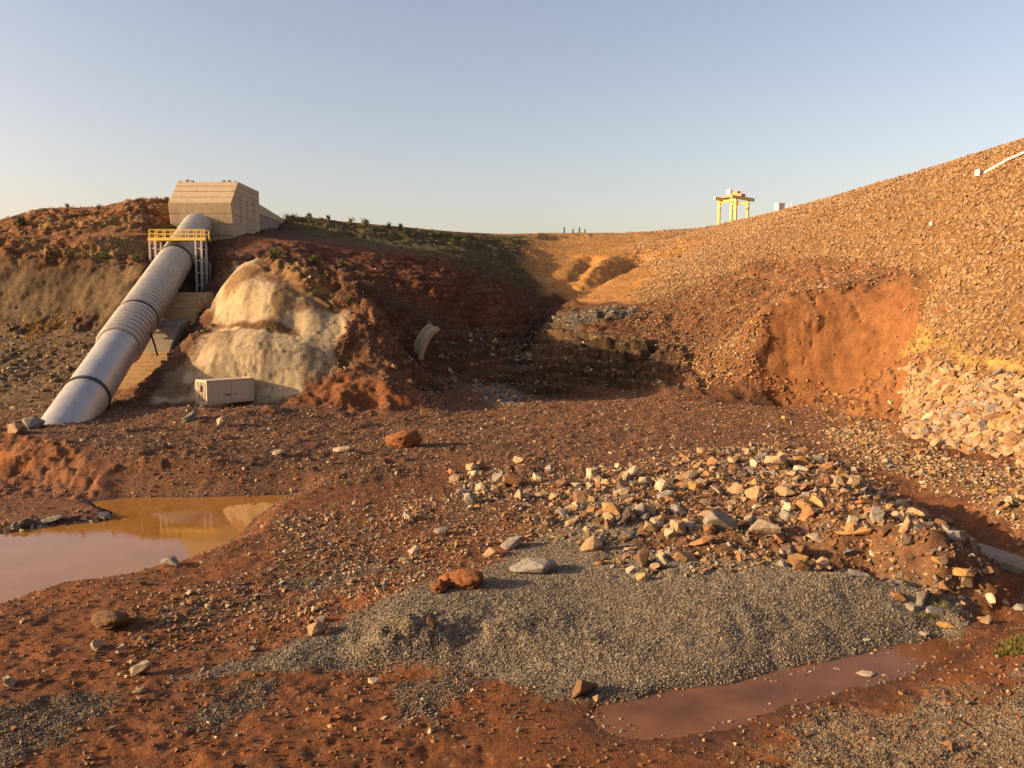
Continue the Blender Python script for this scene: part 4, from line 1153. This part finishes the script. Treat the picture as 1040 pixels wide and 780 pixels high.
rock(928, 621, 15, .55, 'grey', 'low grey stone left of the upright one at right', 2)
rock(914, 611, 18, .5, 'rust', 'brown stone in the shadow left of the upright grey stone', 10)
rock(1005, 634, 16, .6, 'tan', 'tan stone on the red soil near the right edge', 12)
rock(965, 640, 20, .35, 'ochre', 'flat orange stone beside the puddle tip', 3)
rock(972, 553, 30, .6, 'grey', 'grey boulder in the shaded channel at right', 9, 'boulder', 'boulder')
rock(955, 575, 18, .5, 'ochre', 'ochre stone on the right tip of the rubble pile', 5)
rock(320, 646, 22, .6, 'tan', 'rounded tan stone at the left edge of the gravel bar', 8)
rock(333, 645, 12, .5, 'rust', 'small rusty stone touching the rounded tan one', 2)
rock(142, 686, 22, .6, 'pale', 'pale wedge stone on red soil in the left foreground', 5, 'stone', 'stone', 10)
rock(8, 697, 16, .75, 'pale', 'bright pale stone at the left edge of the foreground', 2)
rock(108, 638, 30, .62, 'brown', 'round brown soil boulder near the pool in the left foreground', 11, 'soil_clod', 'clod')
rock(473, 598, 30, .7, 'soil', 'largest red soil clod sitting on the gravel bar', 11, 'soil_clod', 'clod')
rock(459, 596, 24, .7, 'soil', 'red soil clod touching the largest clod on the gravel', 1, 'soil_clod', 'clod')
rock(445, 602, 17, .75, 'soil', 'small red clod left of the clods on the gravel', 6, 'soil_clod', 'clod')
rock(409, 453, 30, .58, 'soil', 'lone reddish clod boulder on the dark plain', 4, 'soil_clod', 'clod')
rock(438, 637, 9, 1.5, 'brown', 'thin upright brown stone in the gravel bar', 0)
rock(413, 528, 13, .8, 'pale', 'pale stone on red soil left of the rubble', 6)
rock(449, 544, 18, .6, 'grey', 'grey flake stone on red soil behind the gravel bar', 7)
rock(420, 563, 12, .9, 'pale', 'pale spiky stone casting a long shadow on red soil', 12)
rock(478, 512, 18, .8, 'grey', 'grey jagged stone standing left of the rubble', 9)
rock(281, 463, 15, .6, 'pale', 'pale stone on the dark plain above the pool', 1)
rock(348, 461, 22, .45, 'pale', 'pale flat stone on the dark plain', 7)
rock(170, 576, 22, .45, 'grey', 'greyish stone on the near shore of the muddy pool', 3)
rock(103, 529, 18, .5, 'grey', 'grey stone at the tip of the spit in the pool', 6)
rock(84, 531, 16, .4, 'dark', 'dark flat stone on the spit in the pool', 3)
rock(52, 532, 24, .3, 'grey', 'broad grey stone at the middle of the spit', 5, 'stone', 'stone', 4)
rock(22, 535, 18, .4, 'dark', 'dark stone at the landward end of the spit', 8)
rock(881, 688, 20, .25, 'pale', 'longer pale sliver lying in the red puddle', 3, 'stone', 'stone', -14)
rock(851, 682, 10, .3, 'pale', 'short pale sliver lying in the red puddle', 7)
rock(938, 646, 15, .25, 'pale', 'thin pale sliver at the upper tip of the puddle', 3, 'stone', 'stone', -25)
rock(881, 652, 12, .3, 'pale', 'thin pale sliver on the gravel above the puddle', 7, 'stone', 'stone', -35)
rock(30, 436, 24, .5, 'grey', 'grey stone in front of the pipe foot', 5)
rock(12, 440, 22, .5, 'tan', 'tan stone at the left edge near the pipe foot', 10)
rock(225, 432, 16, .6, 'tan', 'tan stone on the plain in front of the container', 8)
rock(190, 428, 20, .6, 'grey', 'grey stone between the pipe foot and the container', 13)
N_HAND = len(ANCH)

zc_pal = ['tan', 'pale', 'grey', 'rust', 'ochre', 'dark', 'brown']
loose = Stones()
loose.add(m_rub * dry * (GX > 8) * sstep(8, 12, GX), 260, .2, .75, 2.6, zc_pal, [6, 1.2, 2, 2.5, 1.5, .4, 2.5], 'rubble')
loose.add(m_rub * dry, 820, .26, .95, 3.0, zc_pal, [6, 1.6, 2.5, 2, 1.2, .6, 2.5], 'rubble', .22)
loose.add(m_rub * dry, 14000, .05, .28, 2.2, zc_pal, [4, 1, 2.5, 2.5, .8, 1, 4], 'rubble')
loose.add(m_plain * dry, 900, .12, .50, 2.8, zc_pal, [2.5, 2, 2, 2, .6, 1, 2.5], 'plain')
loose.add(m_toe * dry, 700, .15, .55, 2.2, zc_pal, [4, 2, 1.5, 2, 2, .4, 1.5], 'toe')
shore = (1 - m_grav) * (1 - m_rub) * flat * (1 - sstep(44, 50, GY)) * dry * sstep(-.3, .5, f_mid + .35)
mid_poly = zpoly([(230, 590), (300, 525), (400, 500), (470, 505), (540, 545), (470, 590), (380, 625), (250, 660), (120, 650), (150, 610)], .5)
m_mid = M(mid_poly, 1.2, 2)
loose.add(m_mid * dry * (1 - m_grav) * sstep(-.2, .5, f_mid), 600, .08, .36, 2.6, zc_pal, [4, 3, 2, 2, .6, .4, 2.5], 'soil')
paint_mid = m_mid
loose.add(shore, 500, .10, .34, 3.0, zc_pal, [3, 2.5, 2, 2, .6, .5, 2.5], 'soil')
spit_poly = zpoly([(-20, 541), (0, 534), (60, 527), (112, 523), (114, 527), (60, 533), (0, 541)], .1)
loose.add(M(spit_poly, .15, .1), 160, .1, .4, 2, zc_pal, [1, .3, 4, .5, .1, 3, 2], 'soil')
talus_poly = P0([(772, 330), (770, 386), (700, 394), (685, 375), (735, 345)])
loose.add(M(talus_poly, .5, .8), 700, .15, .6, 2, zc_pal, [5, 1, .6, 2.5, 3, .2, 2], 'cut')
loose.add(m_pit * (1 - m_pitw) * (GY < 98), 500, .15, .6, 2.2, zc_pal, [3, 1, 1, 3, 2, .6, 3], 'cut')
gully_poly = P0([(398, 395), (405, 340), (450, 330), (540, 350), (545, 395), (480, 410)])
loose.add(M(gully_poly, 1, 2), 420, .2, 1.1, 2.4, zc_pal, [1.5, .3, 3, 2, .3, 2, 4], 'gully')
loose.done()
wpx = loose.px(); order = np.argsort(-wpx); big = np.zeros(len(wpx), bool); big[order[:300 - N_HAND]] = True
xs, ys, _ = project(loose.P)
import re
shorts = {}
for ax, ay, lb in ANCH:
    sh_ = re.split(r' (?:at|on|of|in|among|lying|leaning|resting|standing|just|right|left|behind|touching|against|casting|near|sitting|below|above|beside|between|by) ', lb)[0]
    shorts.setdefault(sh_, []).append((ax, ay))
anchors = [(v[0][0], v[0][1], k) for k, v in shorts.items() if len(v) == 1 and len(k.split()) <= 5]
GR = dict(rubble='stones of the rubble pile', plain='stones on the dark plain', toe='stones at the embankment foot', soil='stones on the red soil', cut='stones below the cut', gully='stones in the shaded gully')
ZL = dict(rubble='in the rubble pile', plain='on the dark plain', toe='at the embankment foot', soil='on the red soil', cut='below the orange cut', gully='in the shaded gully')
used_l = set(lb for _, _, lb in ANCH)
for i in order[:300 - N_HAND]:
    z, k = loose.Z[i], loose.K[i]
    sz = 'large' if wpx[i] > 17 else ('medium' if wpx[i] > 12 else 'small')
    near_a = sorted(anchors, key=lambda a_: (a_[0] - xs[i]) ** 2 + (2 * (a_[1] - ys[i])) ** 2)
    lab = None
    for far_ in ('', 'farther '):
        for ax, ay, nm in near_a[:5]:
            dx, dy = xs[i] - ax, ys[i] - ay
            rel = ('left of' if dx < 0 else 'right of') if abs(dx) > 1.6 * abs(dy) else ('behind' if dy < 0 else 'in front of')
            c_ = f'{sz} {k} stone {ZL[z]}, {far_}{rel} the {nm}'
            if c_ not in used_l and len(c_.split()) <= 16:
                lab = c_; break
        if lab: break
    lab = lab or f'{sz} {k} angular stone {ZL[z]}'
    used_l.add(lab)
    tag(place_stone(loose, i, BIG[rng.integers(0, len(BIG))], SM[k], 'stone'), lab, 'stone', GR[z])
rest = loose.sub(~big)
tag(link('loose_rubble', rest.mesh('loose_rubble', LOWV), None, STUFF_STONE), 'countless small angular stones scattered over rubble pile and ground', 'rubble', None, 'stuff')

peb = Stones()
peb.add(shore + flat * m_plain * .4, 14000, .03, .13, 2.0, zc_pal, [3, 2, 2, 3, .6, 1, 4], 'p')
peb.add(m_mid * dry * (1 - m_grav), 7000, .03, .14, 2.0, zc_pal, [3, 2, 2.5, 3, .6, 1, 4], 'p')
peb.add(m_plain * dry, 7000, .06, .22, 1.8, zc_pal, [2, 1.2, 2, 2.5, .6, 1.5, 4], 'p')
peb.add(m_toe * dry, 5000, .06, .22, 1.6, zc_pal, [4, 2, 1.5, 2, 1.5, .8, 2], 'p')
peb.add(m_pit * (1 - m_pitw * .97) * (GY > 86), 7000, .12, .42, 2.2, ['brown', 'dark', 'rust', 'tan'], [6, 1.5, 3, 2], 'p')
foot_poly = P0([(765, 384), (800, 392), (860, 398), (915, 396), (916, 425), (860, 418), (800, 408), (760, 398)])
peb.add(M(foot_poly, .4, .6), 900, .12, .6, 2.2, ['soil', 'brown', 'rust', 'ochre'], [6, 2, 2, 1], 'p', .3)
peb.add(m_pit * (1 - m_pitw * .9), 3800, .08, .30, 2, zc_pal, [2, .7, 1, 3, 1.2, 1, 4], 'p')
peb.add(m_rubL + m_grey * 2 + m_grey2 * 3 + m_strata * .4, 2600, .10, .5, 2, zc_pal, [2, .8, 4, 1.2, .4, 1, 2], 'p')
peb.add(m_hillL + hilly * (GY > 72) * (1 - m_dome) * (1 - m_wall) * (GX < 30) * .5, 3500, .08, .35, 2, zc_pal, [2, .5, 1, 3, .8, 1, 4], 'p')
clod_pal = ['soil', 'brown', 'rust', 'dark']
peb.add(shore * (1 - wet), 12000, .03, .14, 2.6, clod_pal, [6, 3, 2, .6], 'c', .35)
peb.add(m_plain * dry, 5000, .08, .28, 2.2, clod_pal, [4, 4, 2, 1], 'c', .35)
pud_edge = ((sd_pud > -.05) & (sd_pud < .7)) * 1.0
peb.add(pud_edge * sstep(0, .4, warp + .2), 420, .03, .12, 2, zc_pal, [3, 2, 2, 3, .6, 1, 4], 'p', .2)
peb.done()
tag(link('pebbles', peb.mesh('pebbles', g8), None, STUFF_STONE), 'small pebbles and broken bits strewn over the soil', 'pebbles', None, 'stuff')

# riprap of the embankment: stones are pieces of the slope
CJ = .62
rip = Stones()
rip.add(m_wallrock * (1 - m_pit) * (1 - m_bench), 3200, .32, 1.05, 1.3, zc_pal, [7, .5, 1, 1, 3, .2, 2.2], 'wall', .38, .97, .16)
rip.add(m_dam * (1 - m_bench) * (1 - m_wallrock) * (.5 + sstep(.35, .6, n1)), 36000, .17, .62, 1.9, zc_pal, [6, .3, .5, 2, 3.5, .8, 4], 'slope', .3, .9, .4)
rip.add(m_farrip * (1 - m_dam), 900, .3, .8, 1.5, zc_pal, [5, 2, 2, 2, 1.5, .6, 2.4], 'slope', .22, .9, .35)
rip.done()
rip2 = Stones()
rip2.add(m_dam * (1 - m_bench), 42000, .14, .40, 1.6, zc_pal, [6, .3, .5, 2, 3, .8, 4], 'slope', .25, .9, .4)
rip2.done()
w = rip.px(); o_ = np.argsort(-w)[:300]; bigr = np.zeros(len(w), bool); bigr[o_] = True
dam = TER[1]
for i in o_:
    place_stone(rip, i, BIG[rng.integers(0, len(BIG))], SM[rip.K[i]], 'stone', dam)
rr = rip.sub(~bigr)
tag(link('riprap', rr.mesh('riprap', LOWV), dam, STUFF_STONE), None, None, None, 'stuff')
RIP2 = rip2; CJ = 1.0

# gravel grains
PAL['g1'], PAL['g2'], PAL['g3'] = (.32, .265, .20), (.21, .172, .13), (.44, .365, .27)
tag(link('riprap_fines', RIP2.mesh('riprap_fines', gv), dam, STUFF_STONE), None, None, None, 'stuff')
gra = Stones()
gra.add(m_grav * dry, 80000, .03, .062, 1.6, ['g1', 'g2', 'g3'], [4, 3, 1.5], 'g', .2, .5, .6)
gra.add((m_grav2 * .8 + gp * (1 - m_grav) * 1.1) * dry, 26000, .025, .055, 1.8, ['g1', 'g2', 'brown'], [4, 3, 2], 'g', .2, .5, .6)
gra.done()
tag(link('gravel', gra.mesh('gravel', gv), None, STUFF_STONE), 'grey crushed gravel grains covering the foreground bar', 'gravel', None, 'stuff')

# ------------------------------------------------------------------ plants
def leaf_ball(seed, n, rx, rz, leaf):
    r_ = np.random.default_rng(seed); V, F = [], []
    cl = r_.normal(0, .45, (7, 3)) * np.array([rx, rx, rz]) + np.array([0, 0, rz])
    for i in range(n):
        c = cl[r_.integers(0, 7)] + r_.normal(0, .28, 3) * np.array([rx, rx, rz]); c[2] = max(c[2], .02)
        a = r_.normal(0, 1, 3); a /= np.linalg.norm(a); b_ = np.cross(a, r_.normal(0, 1, 3)); b_ /= np.linalg.norm(b_)
        s_ = leaf * r_.uniform(.6, 1.4); k = len(V)
        V += [c - a * s_, c + b_ * s_ * .45, c + a * s_, c - b_ * s_ * .45]; F.append((k, k + 1, k + 2, k + 3))
    return mesh_np('foliage', np.array(V), np.array(F))
FOL = [leaf_ball(i, 240, .42, .48, .10) for i in range(4)]
for f_ in FOL: f_.materials.append(None)
stm = MB()
for i in range(5):
    a = i * 1.3; stm.tube((0, 0, -.1), (.3 * math.cos(a), .3 * math.sin(a), .6 + .1 * i), .03, 5, .012)
STEM = None
def shrub(px, py, hpx, dry_, label, group, i):
    global STEM
    p, n = hit(px, py); h = hpx * p.y / FPX
    e = empty('shrub', p - Vector((0, 0, .05)), i * 1.7); e.scale = (h * .95, h * .95, h); tag(e, label, 'shrub', group)
    f_ = bpy.data.objects.new('foliage', FOL[i % 4]); COL.objects.link(f_); f_.parent = e
    f_.material_slots[0].link = 'OBJECT'; f_.material_slots[0].material = LEAF_DRY if dry_ else LEAF
    if STEM is None:
        o = stm.build('stem', TWIG, e); STEM = o.data
    else:
        link('stem', STEM, e)
sky_l = ['round dark shrub on the skyline just right of the wing wall', 'second skyline shrub right of the wing wall', 'third skyline shrub right of the wing wall', 'largest green shrub on the left skyline', 'skyline shrub right of the largest green one', 'low skyline shrub at the middle of the left ridge', 'small skyline shrub before the ridge dips', 'last small skyline shrub before the far crest']
for i, (px, py, h) in enumerate(((314, 222, 7), (334, 224.5, 7), (356, 227.5, 7), (372, 229.5, 9), (395, 232, 7), (407, 233, 7), (437, 237, 5), (447, 238, 5))):
    shrub(px, py, h, i in (0, 2, 6), sky_l[i], 'shrubs on the left skyline', i)
for i, (px, py, h, d_, lab) in enumerate(((22, 230, 13, 0, 'bright green shrub at the far left skyline'), (69, 212, 6, 1, 'tiny bush on the left hilltop'), (100, 213, 6, 1, 'tiny bush on the hilltop left of the brown peak'), (108, 263, 9, 0, 'green shrub on the lip of the left cliff'), (139, 266, 9, 0, 'green shrub beside the white platform posts'), (170, 206, 7, 1, 'dry bush against the left side of the concrete block'), (277, 265, 14, 0, 'yellow-green shrub on top of the pale rock dome'), (319, 267, 10, 0, 'slender shrub on the brown soil right of the dome top'), (347, 270, 9, 1, 'dry shrub at the right end of the dome top'), (354, 308, 9, 0, 'small green shrub on the brown soil flank'), (52, 262, 13, 1, 'brown bush above the left cliff'), (70, 262, 11, 1, 'second brown bush above the left cliff'), (690, 262, 4, 1, 'tiny dry bush on the ochre slope'))):
    shrub(px, py, h, d_, lab, None, i)
ORD = 'first second third fourth fifth sixth seventh eighth ninth tenth eleventh twelfth thirteenth fourteenth fifteenth sixteenth'.split()
for i in range(16):
    sd_ = int(random.random() < .6); px = 300 + i * 15 + random.uniform(-5, 5); sky_y = np.interp(px, [291, 330, 400, 440, 480, 530], [221, 226, 232.5, 237, 239.5, 241])
    shrub(px, sky_y + random.uniform(0, 5), random.uniform(2.5, 5), sd_, f'small {("green", "dry")[sd_]} scrub plant, {ORD[i]} from the wing wall along the ridge', 'scrub along the left ridge', i)
# brush heap at the end of the wing wall
p, n = hit(294, 224)
bh = empty('brush_heap', p); tag(bh, 'dark tangled brush heap at the end of the wing wall', 'brush')
tw = MB()
for i in range(90):
    a = random.uniform(0, 6.3); c = Vector((random.gauss(0, .8), random.gauss(0, .6), random.uniform(-.2, .8))); tw.tube(c, c + Vector((math.cos(a) * .8, math.sin(a) * .8, random.uniform(.1, 1.0))), .04, 4, .012)
tw.build('twigs', TWIG, bh)
ff = bpy.data.objects.new('foliage', FOL[1]); COL.objects.link(ff); ff.parent = bh; ff.scale = (2.2, 1.8, 1.4); ff.location = (.3, 0, -.2)
ff.material_slots[0].link = 'OBJECT'; ff.material_slots[0].material = TWIG

def grass(mask, N, h0, h1, mat, name, label, blades=7):
    P, n = scatter(mask, N); V, F = [], []
    for p in P:
        h = rng.uniform(h0, h1)
        for k in range(blades):
            a = rng.random() * 6.28; l = rng.uniform(.15, .5) * h; w_ = .06 * h + .012; q = p + np.array([rng.normal(0, .12 * h + .02), rng.normal(0, .12 * h + .02), -.02]); i0 = len(V)
            V += [q + np.array([-math.sin(a) * w_, math.cos(a) * w_, 0]), q + np.array([math.sin(a) * w_, -math.cos(a) * w_, 0]), q + np.array([math.cos(a) * l, math.sin(a) * l, h * rng.uniform(.7, 1)])]; F.append((i0, i0 + 1, i0 + 2))
    tag(link(name, mesh_np(name, np.array(V), np.array(F)), None, mat), label, 'grass', None, 'stuff')
tuft_poly = P0([(20, 345), (30, 332), (55, 322), (80, 318), (82, 326), (50, 335), (28, 350)])
gm = np.clip(M(tuft_poly, .6, .8) * 4 + m_bench * 2 + m_mound * .5 * sstep(.4, .6, n1) + m_hillL * .25 * sstep(.45, .7, n1), 0, 5)
grass(gm, 5200, .18, .48, GRASS, 'dry_grass', 'golden dry grass on the bench, slopes and left bank')
g2 = zpoly([(1012, 664), (1022, 650), (1045, 640), (1060, 660), (1030, 668)], .3); g3 = zpoly([(930, 632), (945, 618), (960, 628), (945, 636)], .1)
grass(M(g2, .15, .2) + M(g3, .1, .1) * .6, 260, .08, .22, GRASS_G, 'green_grass', 'patch of green grass on red soil at the right edge', 6)
